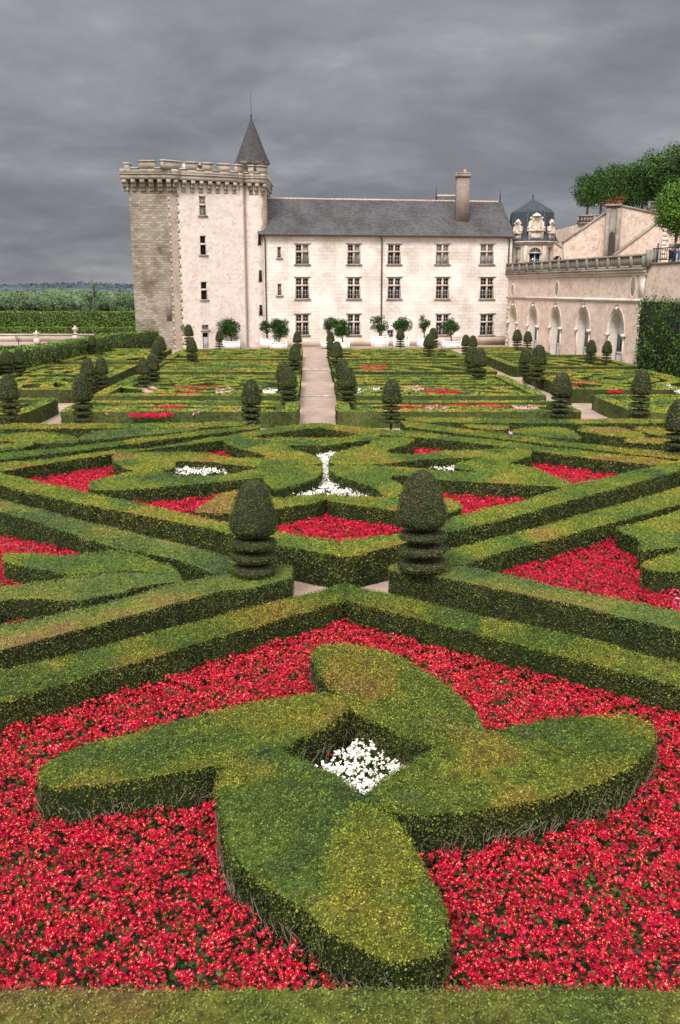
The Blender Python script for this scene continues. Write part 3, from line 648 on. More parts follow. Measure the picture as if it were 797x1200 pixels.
FB = [([(470,477),(545,476),(548,478.5),(500,480),(468,479.5)], 'red', 'thin red flower line right of the central path in the narrow parterre'),
 ([(542,479),(570,474.5),(598,478),(592,480.5),(548,480.5)], 'red', 'red flower wedge in the narrow right parterre near the side path'),
 ([(600,478),(626,477),(632,481),(604,481)], 'pink', 'pink flower patch beside the right side path yew'),
 ([(495,479),(520,477),(526,481.5),(500,484)], 'pink', 'pink flower patch right of the near block yew'),
 ([(420,457),(444,455),(446,460),(418,463)], 'white', 'white flower patch between the path yews on the right'),
 ([(472,455),(492,455),(497,458),(474,462)], 'pink', 'pink flower patch beside the right block yew'),
 ([(492,459),(515,456.5),(540,457.5),(553,460),(530,463),(495,463)], 'red', 'red flower crescent in the square right of the path'),
 ([(422,430),(450,429),(455,432),(440,436.5),(426,436)], 'red', 'red heart shaped flower patch right of the path halfway to the chateau'),
 ([(182,478.5),(205,477),(216,478.5),(205,481),(180,480.5)], 'red', 'red flower line left in the narrow parterre'),
 ([(150,486.5),(190,484),(206,487),(190,489.5),(152,489)], 'red', 'lower red flower line left in the narrow parterre'),
 ([(222,483),(240,480.5),(244,485),(226,486)], 'pink', 'pink flower patch left in the narrow parterre'),
 ([(268,483),(283,481),(284,485),(268,485.5)], 'white', 'white flower patch left of the near block yew'),
 ([(200,455),(255,453.5),(258,456),(225,458),(202,457.5)], 'red', 'red flower line in the square left of the path'),
 ([(186,462.5),(225,460.5),(238,463),(210,464.5),(188,464.5)], 'red', 'lower red flower line in the square left of the path'),
 ([(250,458),(268,455),(276,459),(270,462),(254,462)], 'pink', 'pink flower patch in the square left of the path'),
 ([(308,458),(325,457),(326,463),(308,463)], 'white', 'white flower patch beside the left path yew'),
 ([(166,457.5),(182,455),(186,459),(170,461)], 'pink', 'pink flower patch far left beside a pair of yews'),
 ([(120,483),(138,480.5),(142,484),(124,486)], 'pink', 'pink flower patch near the left side path'),
 ([(671,448),(703,449),(704,451.5),(672,451)], 'red', 'red flower line right of the side path below the arcade'),
 ([(712,459),(728,457.5),(732,460),(714,461)], 'red', 'red flower patch on the right before the large yew'),
 ([(662,435),(676,436),(676,437.5),(662,437)], 'red', 'tiny red flower patch in front of the arcade doors'),
 ([(768,450.5),(780,451),(797,457),(830,464),(830,472),(797,462),(780,456)], 'white', 'white flower band at the right frame edge below the ivy'),
 ([(782,477),(797,476),(820,478),(815,484),(784,483)], 'red', 'red flower patch at the right frame edge before the near yew')]
for pts, kd, lab in FB: bed(pts, lab, kd, h=.66, z=.62, dens=1.5)
# ================================================================== TOPIARY YEWS
def make_yew(style, near):
    root = empty('topiary_yew')
    s = .024 if near else .06; d = 2600 if near else 480
    def shell(name, prof, wob=0):
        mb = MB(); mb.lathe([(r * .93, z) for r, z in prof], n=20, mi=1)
        P = []; Nn = []
        for (r0, z0), (r1, z1) in zip(prof[:-1], prof[1:]):
            L = math.hypot(r1 - r0, z1 - z0); k = rng.poisson(max(0, math.pi * (r0 + r1) * L * d))
            t = rng.random(k); a = rng.random(k) * 2 * math.pi; r = r0 + (r1 - r0) * t
            r = r * (1 + rng.normal(0, .02, k)) * (1 + .02 * np.sin(a * 3 + z0 * 9)); nr, nz = (z1 - z0) / L, -(r1 - r0) / L
            P.append(np.column_stack([r * np.cos(a), r * np.sin(a), z0 + (z1 - z0) * t])); Nn.append(np.column_stack([nr * np.cos(a), nr * np.sin(a), np.full(k, nz)]))
        mb.leaves(np.concatenate(P), np.concatenate(Nn), s, 0, .55)
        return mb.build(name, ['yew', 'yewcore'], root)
    # unit tree: 1.8 m tall
    if style == 0: z0, R, tiers, tr = .80, .43, [(.11, .42), (.37, .41), (.61, .43)], .125
    elif style == 1: z0, R, tiers, tr = .84, .43, [(.14, .44), (.41, .42), (.66, .40)], .095
    else: z0, R, tiers, tr = .86, .42, [(.10, .46), (.32, .45), (.54, .42), (.74, .38)], .07
    dome = [(.03, z0 - .02), (R * .80, z0 - .01), (R * .97, z0 + .08)] + [(R * (1 - .04 * k) * math.cos(k * math.pi / 2 / 9) ** .62, z0 + .12 + (1.8 - z0 - .12) * math.sin(k * math.pi / 2 / 9)) for k in range(0, 9)] + [(.02, 1.8)]
    shell('crown', dome)
    for z, r in tiers:
        shell('tier', [(.04, z - tr * .75), (r * .7, z - tr * .8), (r * .97, z - tr * .35), (r, z), (r * .92, z + tr * .45), (r * .6, z + tr * .75), (.04, z + tr * .85)])
    mb = MB(); mb.tube([(0, 0, -.75), (.01, 0, .2), (0, .01, z0)], [.06, .05, .035], 8); mb.build('trunk', 'bark', root)
    return root
used = {}
def yew(px, yt, yb, label, style=0, near=False, zb=.6, wk=1.0, group=None):
    X, Y = G(px, yb, zb); ztop = W(px, yt, Y)[1]; s = (ztop - zb) / 1.8
    key = (style, near)
    if key not in used:
        o = make_yew(style, near); used[key] = o; o.location = (X, Y, zb)
    else: o = dup(used[key], (X, Y, zb), label)
    o['label'] = label; o['category'] = 'topiary'; o['group'] = group or 'clipped tiered yews standing in the parterre hedges'
    o.rotation_euler = (rng.normal(0, .025), rng.normal(0, .025), rng.random() * 6); q = 1 if near else rng.uniform(.93, 1.08); o.scale = (s * wk * q, s * wk * q * rng.uniform(.96, 1.04), s)
yew(297, 563, 674, 'large tiered yew with a smooth dome at the left hand end of the foreground hedges', 0, True, .72, 1.07)
yew(496, 551, 670, 'large tiered yew with brownish pointed dome at the right hand end of the foreground hedges', 1, True, .72, 1.04)
Y_ = [(294,444,497,0,'yew with ball crown left of the path, just in front of the near narrow parterre'),(458,444,497,1,'yew with ball crown right of the path, just in front of the near narrow parterre'),
 (98,438,495,0,'yew with ball crown at the left side path, second in its row from the left'),(13,438,492,0,'yew cut by the left frame edge'),
 (656,436,488,2,'yew with mushroom crown and wide plates beside the right side path'),(748,432,487,1,'tall yew with egg crown in the right parterre near the ivy clad wall'),
 (793,468,536,1,'yew cut by the right frame edge beside the diamond corner'),
 (338,430,474,0,'nearer yew at the left edge of the central path before the first step'),(333,423,462,0,'yew just behind the nearer one at the left edge of the central path'),
 (408,430,474,0,'nearer yew at the right edge of the central path before the first step'),(402,420,463,0,'yew just behind the nearer one at the right edge of the central path'),
 (346,404,437,0,'yew left of the central path between the two steps'),(394,400,434,0,'right of the central path, the yew between the two steps'),(387,398,420,0,'small yew right of the central path beyond the farther step'),
 (349,388,412,0,'distant yew at the far end of the central path, left side'),(387,388,410,0,'distant yew at the far end of the central path, right side'),
 (560,407,447,0,'broad yew of the middle distance left of the right side path'),(552,406,440,0,'yew hidden behind the broad yew of the middle distance'),
 (629,404,446,0,'broad dark yew beyond the right side path, front one of a pair'),(615,408,440,0,'yew behind the broad dark yew beyond the right side path'),
 (502,391,420,2,'yew with three open plates in front of the right half of the wing'),(508,384,408,0,'dome crowned yew behind the open plated yew before the wing'),
 (469,385,407,2,'small yew before the glazed door of the wing'),(546,392,416,0,'left yew of a close pair before the wing end'),(554,393,417,0,'right yew of a close pair before the wing end'),
 (606,386,412,2,'left yew of the pair before the second arcade door'),(618,388,412,2,'right yew of the pair before the second arcade door'),
 (692,398,428,2,'left yew of the pair before the fourth arcade door'),(710,399,428,2,'right yew of the pair before the last arcade door'),
 (226,396,426,0,'yew in front of the keep beside its door'),(257,387,410,2,'small plated yew right of the keep door'),(222,380,405,0,'far yew close against the keep door'),
 (169,419,454,0,'front left yew of the cluster before the keep corner'),(180,414,450,0,'front right yew of the cluster before the keep corner'),(184,399,428,0,'left yew of the pair beyond the keep corner cluster'),(189,394,424,0,'right yew of the pair beyond the keep corner cluster'),
 (104,420,456,0,'left yew of the pair standing over the left side path'),(119,418,455,0,'right yew of the pair standing over the left side path'),
 (109,393,417,2,'left yew of the pair against the tall clipped hedge'),(119,396,418,2,'right yew of the pair against the tall clipped hedge'),
 (8,410,441,0,'first yew at the left edge against the tall hedge'),(25,408,440,0,'second yew from the left edge against the tall hedge')]
for x, a, b, st, lab in Y_: yew(x, a, b, lab, st)
# ================================================================== BUILDINGS
def unit(A, B): L = math.dist(A, B); return ((B[0] - A[0]) / L, (B[1] - A[1]) / L), L
def wall_open(mb, A, d, L, z0, z1, ops, depth=.3, mi=0, mr=0):
    """wall face from A along d with rectangular openings [(s0,s1,z0,z1)] and their reveals"""
    xs = sorted({0, L, *[o[0] for o in ops], *[o[1] for o in ops]}); zs = sorted({z0, z1, *[o[2] for o in ops], *[o[3] for o in ops]})
    nx, ny = d[1], -d[0]
    def p(s, z, o=0): return (A[0] + d[0] * s + nx * o, A[1] + d[1] * s + ny * o, z)
    for i in range(len(xs) - 1):
        for j in range(len(zs) - 1):
            a, b, c, e = xs[i], xs[i + 1], zs[j], zs[j + 1]; mx, mz = (a + b) / 2, (c + e) / 2
            if any(o[0] < mx < o[1] and o[2] < mz < o[3] for o in ops): continue
            mb.add([p(a, c), p(b, c), p(b, e), p(a, e)], [[0, 1, 2, 3]], mi, [(a, c), (b, c), (b, e), (a, e)])
    for a, b, c, e in ops:
        for q in ([(a, c), (a, e)], [(b, e), (b, c)], [(a, e), (b, e)], [(b, c), (a, c)]):
            (s0, q0), (s1, q1) = q; mb.add([p(s0, q0), p(s1, q1), p(s1, q1, -depth), p(s0, q0, -depth)], [[0, 1, 2, 3]], mr)
def wbox(mb, A, d, s0, s1, o0, o1, z0, z1, mi=0): mb.obox(A, d, s0, s1, o0, o1, z0, z1, mi)
# ---- long wing
WA, WB = (W(311, 404, 98.2)[0], 98.2), (W(595.5, 404, 102.6)[0], 102.6)
wd, WL = unit(WA, WB)
ZE = 11.45
wing = empty('castle_wing', (*WA, 0), 'long pale ashlar wing of the chateau with cross windows and a slate roof', 'castle')
wins = []
for c, (x0, x1) in enumerate([(346, 362.6), (407, 422.6), (454.4, 469.9), (511, 526.4), (563, 578.6)]):
    for r, (y0, y1) in enumerate([(285.8, 309.5), (325, 350), (368, 392.5)]):
        if c == 2 and r == 2: continue
        s0, zt = hit(x0, y0, WA, WB); s1, zb_ = hit(x1, y1, WA, WB); wins.append((s0, s1, zb_, zt, 'cross', c, r))
for (x0, x1, y0, y1) in [(324.7, 330, 289, 302), (325, 330.4, 332.5, 346)]:
    s0, zt = hit(x0, y0, WA, WB); s1, zb_ = hit(x1, y1, WA, WB); wins.append((s0, s1, zb_, zt, 'small', 0, 0))
ds0, dzt = hit(453.8, 386.5, WA, WB); ds1 = hit(461.3, 400, WA, WB)[0]
mb = MB(); wall_open(mb, WA, wd, WL, 0, ZE, [w[:4] for w in wins] + [(ds0, ds1, .12, dzt)], .34)
back = (WB[0] - wd[1] * 10, WB[1] + wd[0] * 10); backA = (WA[0] - wd[1] * 10, WA[1] + wd[0] * 10)
for a, b in ((WB, back), (back, backA), (backA, WA)): mb.add([(*a, 0), (*b, 0), (*b, ZE), (*a, ZE)], [[0, 1, 2, 3]])
mb.build('wall', 'ashlar', wing)
mb = MB(); wbox(mb, WA, wd, -.02, WL + .02, 0.003, .16, 0, .85); wbox(mb, WA, wd, 0, WL, .003, .10, .85, .93); mb.build('plinth', 'trim', wing)
mb = MB(); wbox(mb, WA, wd, 0, WL, .003, .14, ZE - .30, ZE - .12); wbox(mb, WA, wd, 0, WL, .003, .26, ZE - .12, ZE); mb.build('cornice', 'trim', wing)
# scattered putlog holes and chips
mb = MB()
for _ in range(90):
    s, z = rng.uniform(.5, WL - .5), rng.uniform(1.5, ZE - .5)
    if any(w[0] - .3 < s < w[1] + .3 and w[2] - .3 < z < w[3] + .2 for w in wins): continue
    q = rng.uniform(.02, .055); wbox(mb, WA, wd, s, s + q * 1.5, .002, .006, z, z + q)
mb.build('chipped_hole', 'greytrim', wing)['kind'] = 'stuff'
def window_in(root, A, d, s0, s1, z0, z1, kind='cross', glass='glass', muntin='framepaint', stonem='trim', trans=.62, back=.30):
    fr = MB(); sw = .10 if kind == 'cross' else .06
    wbox(fr, A, d, s0 - .02, s0 + sw, -back, -.06, z0, z1); wbox(fr, A, d, s1 - sw, s1 + .02, -back, -.06, z0, z1)
    wbox(fr, A, d, s0 + sw, s1 - sw, -back, -.06, z1 - sw, z1 + .02)
    zc = z0 + (z1 - z0) * trans; sm = (s0 + s1) / 2
    if kind == 'cross':
        wbox(fr, A, d, sm - .075, sm + .075, -back, -.03, z0, z1 - sw); wbox(fr, A, d, s0 + sw, s1 - sw, -back + .01, .015, zc - .075, zc + .075)
        wbox(fr, A, d, s0 - .16, s1 + .16, .003, .07, z1 + .01, z1 + .12)
    if kind == 'tee': wbox(fr, A, d, s0 + sw, s1 - sw, -back + .01, .0, zc - .10, zc + .08)
    f = fr.build('window', stonem, root)
    mt = MB(); g = MB()
    if kind == 'cross': lights = [(s0 + sw, sm - .075, z0, zc - .075, 3), (sm + .075, s1 - sw, z0, zc - .075, 3), (s0 + sw, sm - .075, zc + .075, z1 - sw, 2), (sm + .075, s1 - sw, zc + .075, z1 - sw, 2)]
    elif kind == 'tee': lights = [(s0 + sw, s1 - sw, z0, zc - .1, 0), (s0 + sw, s1 - sw, zc + .08, z1 - sw, 0)]
    else: lights = [(s0 + sw, s1 - sw, z0, z1 - sw, 4)]
    for a, b, c, e, n in lights:
        wbox(g, A, d, a, b, -back, -back + .02, c, e)
        if n:
            t = .032
            for q in (a, b - t, (a + b) / 2 - t / 2): wbox(mt, A, d, q, q + t, -back + .022, -back + .06, c, e)
            for k in range(n + 1): zz = c + (e - c - t) * k / n; wbox(mt, A, d, a + t, b - t, -back + .024, -back + .055, zz, zz + t)
    g.build('pane', glass, f)
    if mt.v: mt.build('glazing_bar', muntin, f)
    sl = MB(); wbox(sl, A, d, s0 - .14, s1 + .14, -.1, .13, z0 - .14, z0 - .002); sl.build('sill', 'greytrim', f)
    return f
for (s0, s1, z0, z1, kd, c, r) in wins:
    gl = 'curtain' if (r == 0 and c in (3, 4)) else ('dark' if (r == 0 and c in (0, 1)) else 'glass')
    f = window_in(wing, WA, wd, s0, s1, z0, z1, kd, gl)
    if gl == 'curtain': f['label'] = 'cross window with pale closed shutters behind the panes'
    if r == 0 and c in (0, 1) and kd == 'cross':
        f['label'] = 'open cross window with a curtain blown in the dark opening'
        cu = MB()
        for k in range(6): wbox(cu, WA, wd, s1 - .62 + k * .075 * (1 + .0 * c), s1 - .55 + k * .075, -.27 + .02 * (k % 2), -.245 + .02 * (k % 2), z0 + .05, z1 - .12)
        cu.build('curtain', 'curtain', f)
dr_ = MB(); wbox(dr_, WA, wd, ds0, ds1, -.30, -.24, .12, .95); wbox(dr_, WA, wd, ds0, ds0 + .09, -.30, -.22, .95, dzt); wbox(dr_, WA, wd, ds1 - .09, ds1, -.30, -.22, .95, dzt); wbox(dr_, WA, wd, ds0 + .09, ds1 - .09, -.30, -.22, dzt - .09, dzt)
for k in range(3): z = .95 + (dzt - 1.04) * (k + 1) / 4; wbox(dr_, WA, wd, ds0 + .09, ds1 - .09, -.28, -.23, z, z + .03)
wbox(dr_, WA, wd, (ds0 + ds1) / 2 - .03, (ds0 + ds1) / 2 + .03, -.282, -.228, .95, dzt - .09)
dd_ = dr_.build('door', 'greydoor', wing); g = MB(); wbox(g, WA, wd, ds0, ds1, -.33, -.305, .12, dzt); g.build('pane', 'glass', dd_)
def wp(s, o, z): return (WA[0] + wd[0] * s - wd[1] * -o * 1.0, WA[1] + wd[1] * s + wd[0] * -o, z) if False else (WA[0] + wd[0] * s + wd[1] * o, WA[1] + wd[1] * s - wd[0] * o, z)
# roof
ZR = W(450, 234.5, 105.2)[1]
rs1 = hit(588, 237, (WA[0] - wd[1] * 5, WA[1] + wd[0] * 5), (WB[0] - wd[1] * 5, WB[1] + wd[0] * 5))[0]
eL, eR, rL, rR = wp(-.6, .38, ZE - .05), wp(WL + .15, .38, ZE - .05), wp(-.6, -5, ZR), wp(rs1, -5, ZR)
bL, bR = wp(-.6, -10.4, ZE), wp(WL + .15, -10.4, ZE)
mb = MB(); mb.add([eL, eR, rR, rL], [[0, 1, 2, 3]]); mb.add([bR, bL, rL, rR], [[0, 1, 2, 3]]); mb.add([eR, bR, rR], [[0, 1, 2]])
eo = wp(-.6, .38, ZE - .16); er = wp(WL + .15, .38, ZE - .16); mb.add([eo, er, eR, eL], [[0, 1, 2, 3]])
roof = mb.build('roof', 'slate', wing)
mb = MB(); 
for k in range(60):
    a = rs1 * k / 60; b = rs1 * (k + .93) / 60; pa, pb = wp(a - .4, -5, ZR), wp(b - .4, -5, ZR); mb.tube([pa, pb], [.11, .13], 6)
mb.build('ridge_tiles', M['terracotta'] if False else 'quoin', roof)
mb = MB(); mb.tube([wp(-.3, .45, ZE - .12), wp(WL, .45, ZE - .12)], [.09, .09], 8)
for px in (447, 311.4, 594.5):
    s = hit(px, 330, WA, WB)[0]; zb0 = .9 if px < 590 else 8.2
    mb.tube([wp(s - .25, .42, ZE - .15), wp(s, .2, ZE - .55), wp(s, .14, ZE - .9), wp(s, .14, zb0)], [.07] * 4, 8)
mb.build('gutter_pipe', 'pipe', wing)
# finials, chimney, crossing ridge
mb = MB()
for px, yt, yb_ in ((511, 217, 236), (534.5, 217, 236), (586, 220, 238)):
    mb = MB()
    yf = 108 if px > 560 else 109.5
    x, z = W(px, yb_, yf); zt = W(px, yt, yf)[1]
    mb.lathe([(.16, -.5), (.13, .1), (.05, .3), (.10, .45), (.04, .6), (.09, .75), (.03, .9), (.015, zt - z)], (x, yf, z), 8)
    mb.build('finial', 'iron', roof)
xa, za = W(512, 229.5, 110); xb, _ = W(548, 229.5, 110)
mb = MB(); mb.add([(xa, 110, za), (xb, 110, za), (xb, 108.4, ZR - .8), (xa, 108.4, ZR - .8)], [[0, 1, 2, 3]]); mb.add([(xa, 110, za), (xb, 110, za), (xb, 112, ZR - .8), (xa, 112, ZR - .8)], [[0, 1, 2, 3]]); mb.tube([(xa, 110, za), (xb, 110, za)], [.12, .12], 6, 1); mb.build('crossing_roof', ['slate', 'quoin'], roof)
CY = 103.5
cx0, cz1 = W(536, 203, CY); cx1 = W(551, 205, CY)[0]; czb = W(543, 254, CY)[1]
ch = MB(); ch.box((cx0, CY, czb - 1.2), (cx1, CY + 1.2, cz1 - .35)); ch.build('chimney', 'brick', roof)
ch = MB(); ch.box((cx0 - .12, CY - .12, cz1 - .35), (cx1 + .12, CY + 1.32, cz1 - .12)); ch.box((cx0 - .02, CY - .02, cz1 - .12), (cx1 + .02, CY + 1.22, cz1 + .1)); ch.lathe([(.16, 0), (.13, .35), (.1, .35)], ((cx0 + cx1) / 2 + .2, CY + .6, cz1 + .1), 10, 1); ch.build('chimney_cap', ['greytrim', 'terracotta'], roof)
# ---- keep
keep = empty('keep_tower', (W(208, 400, 95)[0], 95, 0), 'square medieval keep with crenellated parapet, grey stone left side and pink limewashed front', 'tower')
def X(px, Y, py=300): return W(px, py, Y)[0]
YL = 94.6
K0 = (X(154.5, YL), YL); K1 = (X(202, YL), YL); K2 = (X(209, 95.0), 95.0); K3 = (X(286, 97.6), 97.6)
ZP = W(180, 209.5, YL - .75)[1] - .12                                # underside of the parapet
KB = (K0[0] + 1.2, 107.0); KC = (K3[0] + 1.0, 108.0)
mb = MB()
def face(A, B, mi, z0=0, z1=None): 
    d, L = unit(A, B); z1 = z1 or ZP; mb.add([(*A, z0), (*B, z0), (*B, z1), (*A, z1)], [[0, 1, 2, 3]], mi, [(0, z0), (L, z0), (L, z1), (0, z1)])
# left face leans inward a little towards its foot
foot = (K0[0] + .04, K0[1])
mb.add([(*foot, 0), (*K1, 0), (*K1, ZP), (*K0, ZP)], [[0, 1, 2, 3]], 0); mb.add([(*KB, 0), (*foot, 0), (*K0, ZP), (*KB, ZP)], [[0, 1, 2, 3]], 0)
face(K3, KC, 1); face(KC, KB, 0)
mb.build('stone_wall', ['oldstone', 'pinkwall'], keep)
kd, KL = unit(K2, K3)
def kop(x0, x1, y0, y1): s0, zt = hit(x0, y0, K2, K3); s1, zb_ = hit(x1, y1, K2, K3); return (s0, s1, zb_, zt)
kw = [kop(233, 242, 229.5, 252.5), kop(234, 242.3, 276, 298.5), kop(235, 243.5, 330, 351)]
kt = kop(236.5, 245, 380.5, 386.5); kdr = kop(237.3, 245.3, 390, 410); kdr = (kdr[0], kdr[1], .02, kdr[3])
mb = MB(); wall_open(mb, K2, kd, KL, 0, ZP, kw + [kt, kdr], .35); mb.build('limewashed_wall', 'pinkwall', keep)
mb = MB(); mbq = MB()
z = 0; k = 0
while z < ZP - .3:
    h = .42 * (1 + .1 * math.sin(k * 7)); w1 = .0 if k % 2 else .15
    wq = K1; d1, l1 = unit(K1, K2)
    wbox(mb, K1, (1, 0), -.06 - w1, .0, .004, .012, z, z + h - .006)
    wbox(mbq, K2, kd, 0, .12 + (.15 - w1), .004, .012, z, z + h - .006)
    z += h; k += 1
mb.build('quoin', 'quoin', keep); mbq.build('quoin', 'quoin', keep)
mb = MB(); face(K1, K2, 0); mb.build('corner_wall', 'quoin', keep)
pa0, pz1 = hit(194, 348, K0, K1) if False else (0, 0)
mb = MB(); s0, z1 = hit(194.5, 347, K0, K1); s1, z0 = hit(206, 376, K0, K1); wbox(mb, K0, (1, 0), s0, s1 - .35, .003, .012, z0, z1); mb.build('brick_patch', 'brick', keep)
for q, w in enumerate(kw):
    f = window_in(keep, K2, kd, *w, 'tee', 'curtain' if q == 0 else 'dark', trans=.56)
window_in(keep, K2, kd, *kt, 'plain', 'dark')
mb = MB(); wbox(mb, K2, kd, kdr[0], kdr[1], -.3, -.24, .02, 1.15); wbox(mb, K2, kd, kdr[0], kdr[0] + .08, -.3, -.24, 1.15, kdr[3]); wbox(mb, K2, kd, kdr[1] - .08, kdr[1], -.3, -.24, 1.15, kdr[3])
wbox(mb, K2, kd, (kdr[0] + kdr[1]) / 2 - .02, (kdr[0] + kdr[1]) / 2 + .02, -.24, -.225, .02, 1.15)
kdo = mb.build('door', 'greydoor', keep); mb = MB(); wbox(mb, K2, kd, kdr[0], kdr[1], -.33, -.302, .02, kdr[3]); mb.build('pane', 'dark', kdo)
# stair turret
tcx, tcy, tr_ = X(299.5, 99.3), 99.3, 1.28
mb = MB(); mb.lathe([(tr_ + .05, 0), (tr_, 2), (tr_, ZP)], (tcx, tcy, 0), 40); tur = mb.build('stair_turret', 'pinkwall', keep, True)
mb = MB(); z = W(300, 272, 98.2)[1]
while z < ZP - .3:
    a0 = -.95 + .2 * rng.random(); mb.lathe([(tr_ + .012, z), (tr_ + .012, z + .3)], (tcx, tcy, 0), 6, 0, a0, .1); z += .34
mb.build('turret_quoin', 'quoin', tur)
for px, y0, y1 in ((304, 274, 287), (305, 316.5, 330), (305.5, 357, 369)):
    mb = MB(); x, zt = W(px, y0, 98.2); _, zb_ = W(px, y1, 98.2); a = -math.acos(max(-1, min(1, (x - tcx) / tr_))); ex, ey = tcx + tr_ * math.cos(a), tcy + tr_ * math.sin(a)
    d = (-math.sin(a), math.cos(a)); P = (ex - d[0] * .15, ey - d[1] * .15)
    wbox(mb, P, d, -.06, .36, -.05, .02, zb_ - .08, zt + .08, 1); wbox(mb, P, d, 0, .30, .02, .03, zb_, zt, 0)
    mb.build('slit_window', ['dark', 'trim'], tur)
# parapet: walk the outline
OUT = .62
def outw(P, n, o): return (P[0] + n[0] * o, P[1] + n[1] * o)
path = [(K0[0] - OUT, K0[1] + 9), (K0[0] - OUT, K0[1] - OUT), (K1[0] + .4, K1[1] - OUT), (K2[0] + .6, K2[1] - OUT * .7), (K3[0] - .3, K3[1] - OUT)]
for k in range(7):
    a = math.radians(-118 + k * 19); path.append((tcx + (tr_ + .5) * math.cos(a), tcy + (tr_ + .5) * math.sin(a)))
XE = X(314, 99.3, 200); path = [(min(x, XE - .001 * i), y) for i, (x, y) in enumerate(path)]
path += [(XE, tcy + 6)]
par = MB(); cor = MB(); ZPT = ZP + .55; 
for a, b in zip(path[:-1], path[1:]):
    d, L = unit(a, b)
    wbox(par, a, d, -.01, L + .01, -.55, 0, ZP + .12, ZPT); wbox(par, a, d, -.03, L + .03, -.1, .09, ZPT, ZPT + .13); wbox(par, a, d, -.01, L + .01, -.5, -.03, ZPT + .13, W(200, 198.5, YL)[1])
par.build('parapet', 'parapet', keep)
# corbels spaced evenly along the outline
tot = 0; nxt = .5
for a, b in zip(path[:-1], path[1:]):
    d, L = unit(a, b)
    while nxt < tot + L:
        s = nxt - tot
        for q in range(3): wbox(cor, a, d, s - .2, s + .2, -OUT - .05, -.02 - .22 * q, ZP + .12 - .36 * (q + 1), ZP + .12 - .36 * q - .015)
        nxt += .86
    tot += L
cor.build('corbel', 'parapet', keep)['kind'] = 'stuff'
ztw = W(200, 198.5, YL)[1]
def on_path(px, z):
    best = None
    for a, b in zip(path[:-1], path[1:]):
        for t in np.linspace(0, 1, 60):
            x, y = a[0] + (b[0] - a[0]) * t, a[1] + (b[1] - a[1]) * t
            dep = y * CT + (H - z) * ST; q = 398.5 + F * x / dep
            if best is None or abs(q - px) < best[0] - 1e-6: best = (abs(q - px), (x, y), unit(a, b)[0])
    return best
mer = [(141, 153), (162.6, 181), (192, 211), (219.5, 230.5), (238.5, 249), (257.5, 270), (277.5, 285.5), (291, 297), (303.5, 313.5)]
for x0, x1 in mer:
    mb = MB(); _, p, d = on_path((x0 + x1) / 2, ztw); w = (x1 - x0) / 1080 * (p[1]) * 1.0; w = w / max(.85, abs(d[0]))
    hh = W(200, 188.5, YL)[1] - ztw
    wbox(mb, p, d, -w / 2, w / 2, -.5, -.03, ztw - .02, ztw + hh - .15); wbox(mb, p, d, -w / 2 - .06, w / 2 + .06, -.56, .05, ztw + hh - .15, ztw + hh)
    mb.build('merlon', 'parapet', keep)
for a, b in zip(mer[:-1], mer[1:]):          # sloped crenel sills
    _, p, d = on_path((a[1] + b[0]) / 2, ztw); w = (b[0] - a[1]) / 1080 * p[1] / max(.85, abs(d[0])); mb = MB(); wbox(mb, p, d, -w / 2, w / 2, -.52, .03, ztw - .01, ztw + .12); mb.build('crenel_sill', 'parapet', keep)
mb = MB(); mb.add([(K0[0] - .3, K0[1], ZP + .3), (K3[0], K3[1], ZP + .3), (*KC, ZP + .3), (*KB, ZP + .3)], [[0, 1, 2, 3]]); mb.build('roof_deck', 'greytrim', keep)
# cone
cxx, ccy = X(295.5, 100.4, 190), 100.4; cz0 = W(295, 191, ccy)[1]; cz1 = W(295, 140, ccy)[1]; cr = (X(316.5, ccy, 190) - X(275, ccy, 190)) / 2
mb = MB(); mb.lathe([(cr * .86, ZP), (cr * .86, cz0 - .25), (cr * .98, cz0 - .2), (cr * .98, cz0)], (cxx, ccy, 0), 12); dm = mb.build('turret_drum', 'oldstone', keep)
mb = MB(); mb.lathe([(cr * 1.02, cz0 - .03), (cr * .86, cz0 + .5), (cr * .12, cz1 - .3), (.05, cz1)], (cxx, ccy, 0), 8); mb.build('cone_roof', 'coneslate', keep)
mb = MB(); zt = W(295, 110, ccy)[1]; mb.lathe([(.12, cz1 - .4), (.10, cz1), (.05, cz1 + .2), (.09, cz1 + .35), (.03, cz1 + .55), (.02, zt)], (cxx, ccy, 0), 8); mb.build('finial', 'iron', keep)
# ---- arcaded terrace wall
AA = (WB[0] - .1, WB[1] - 1.4); AB = (X(752.5, 70.2, 390), 70.2)
AA = (G(591, 407)[0] + .25, 98.6)
ad, AL = unit(AB, AA)                      # from near right end to the castle; outside normal must face the garden
ad = (-ad[0], -ad[1]); A0 = AA             # along from castle to near end: normal (d.y,-d.x)
d_, AL = unit(AA, AB); nrm = (d_[1], -d_[0])
arc = empty('arcade_wall', (*AA, 0), 'pinkish terrace wall with five pointed arch doorways below a stone balustrade', 'terrace wall')
ZC, ZT = 7.35, 8.5
def hs(px, py=390): return hit(px, py, AA, AB)
arches = []
for x0, x1, yt in ((597, 605, 361), (619.5, 629.5, 362), (645.5, 656.5, 363.5), (677, 690, 364), (714.5, 730.5, 366.5)):
    a = hs(x0)[0]; b = hs(x1)[0]; zt = hs((x0 + x1) / 2, yt)[1]; arches.append((a, b, zt))
mb = MB(); DEP = .62
def ap(s, z, o=0): return (AA[0] + d_[0] * s + nrm[0] * o, AA[1] + d_[1] * s + nrm[1] * o, z)
def aface(q, mi=0): mb.add([ap(s, z) for s, z in q], [list(range(len(q)))], mi, [(s, z) for s, z in q])
def pointed(a, b, zs, zt, n=8):      # from left spring to right spring
    w = (b - a) / 2; L = [(a + w * (1 - math.cos(t)), zs + (zt - zs) * math.sin(t) ** .9) for t in np.linspace(0, math.pi / 2, n)]
    return L + [(b - (s - a), z) for s, z in L[::-1][1:]]
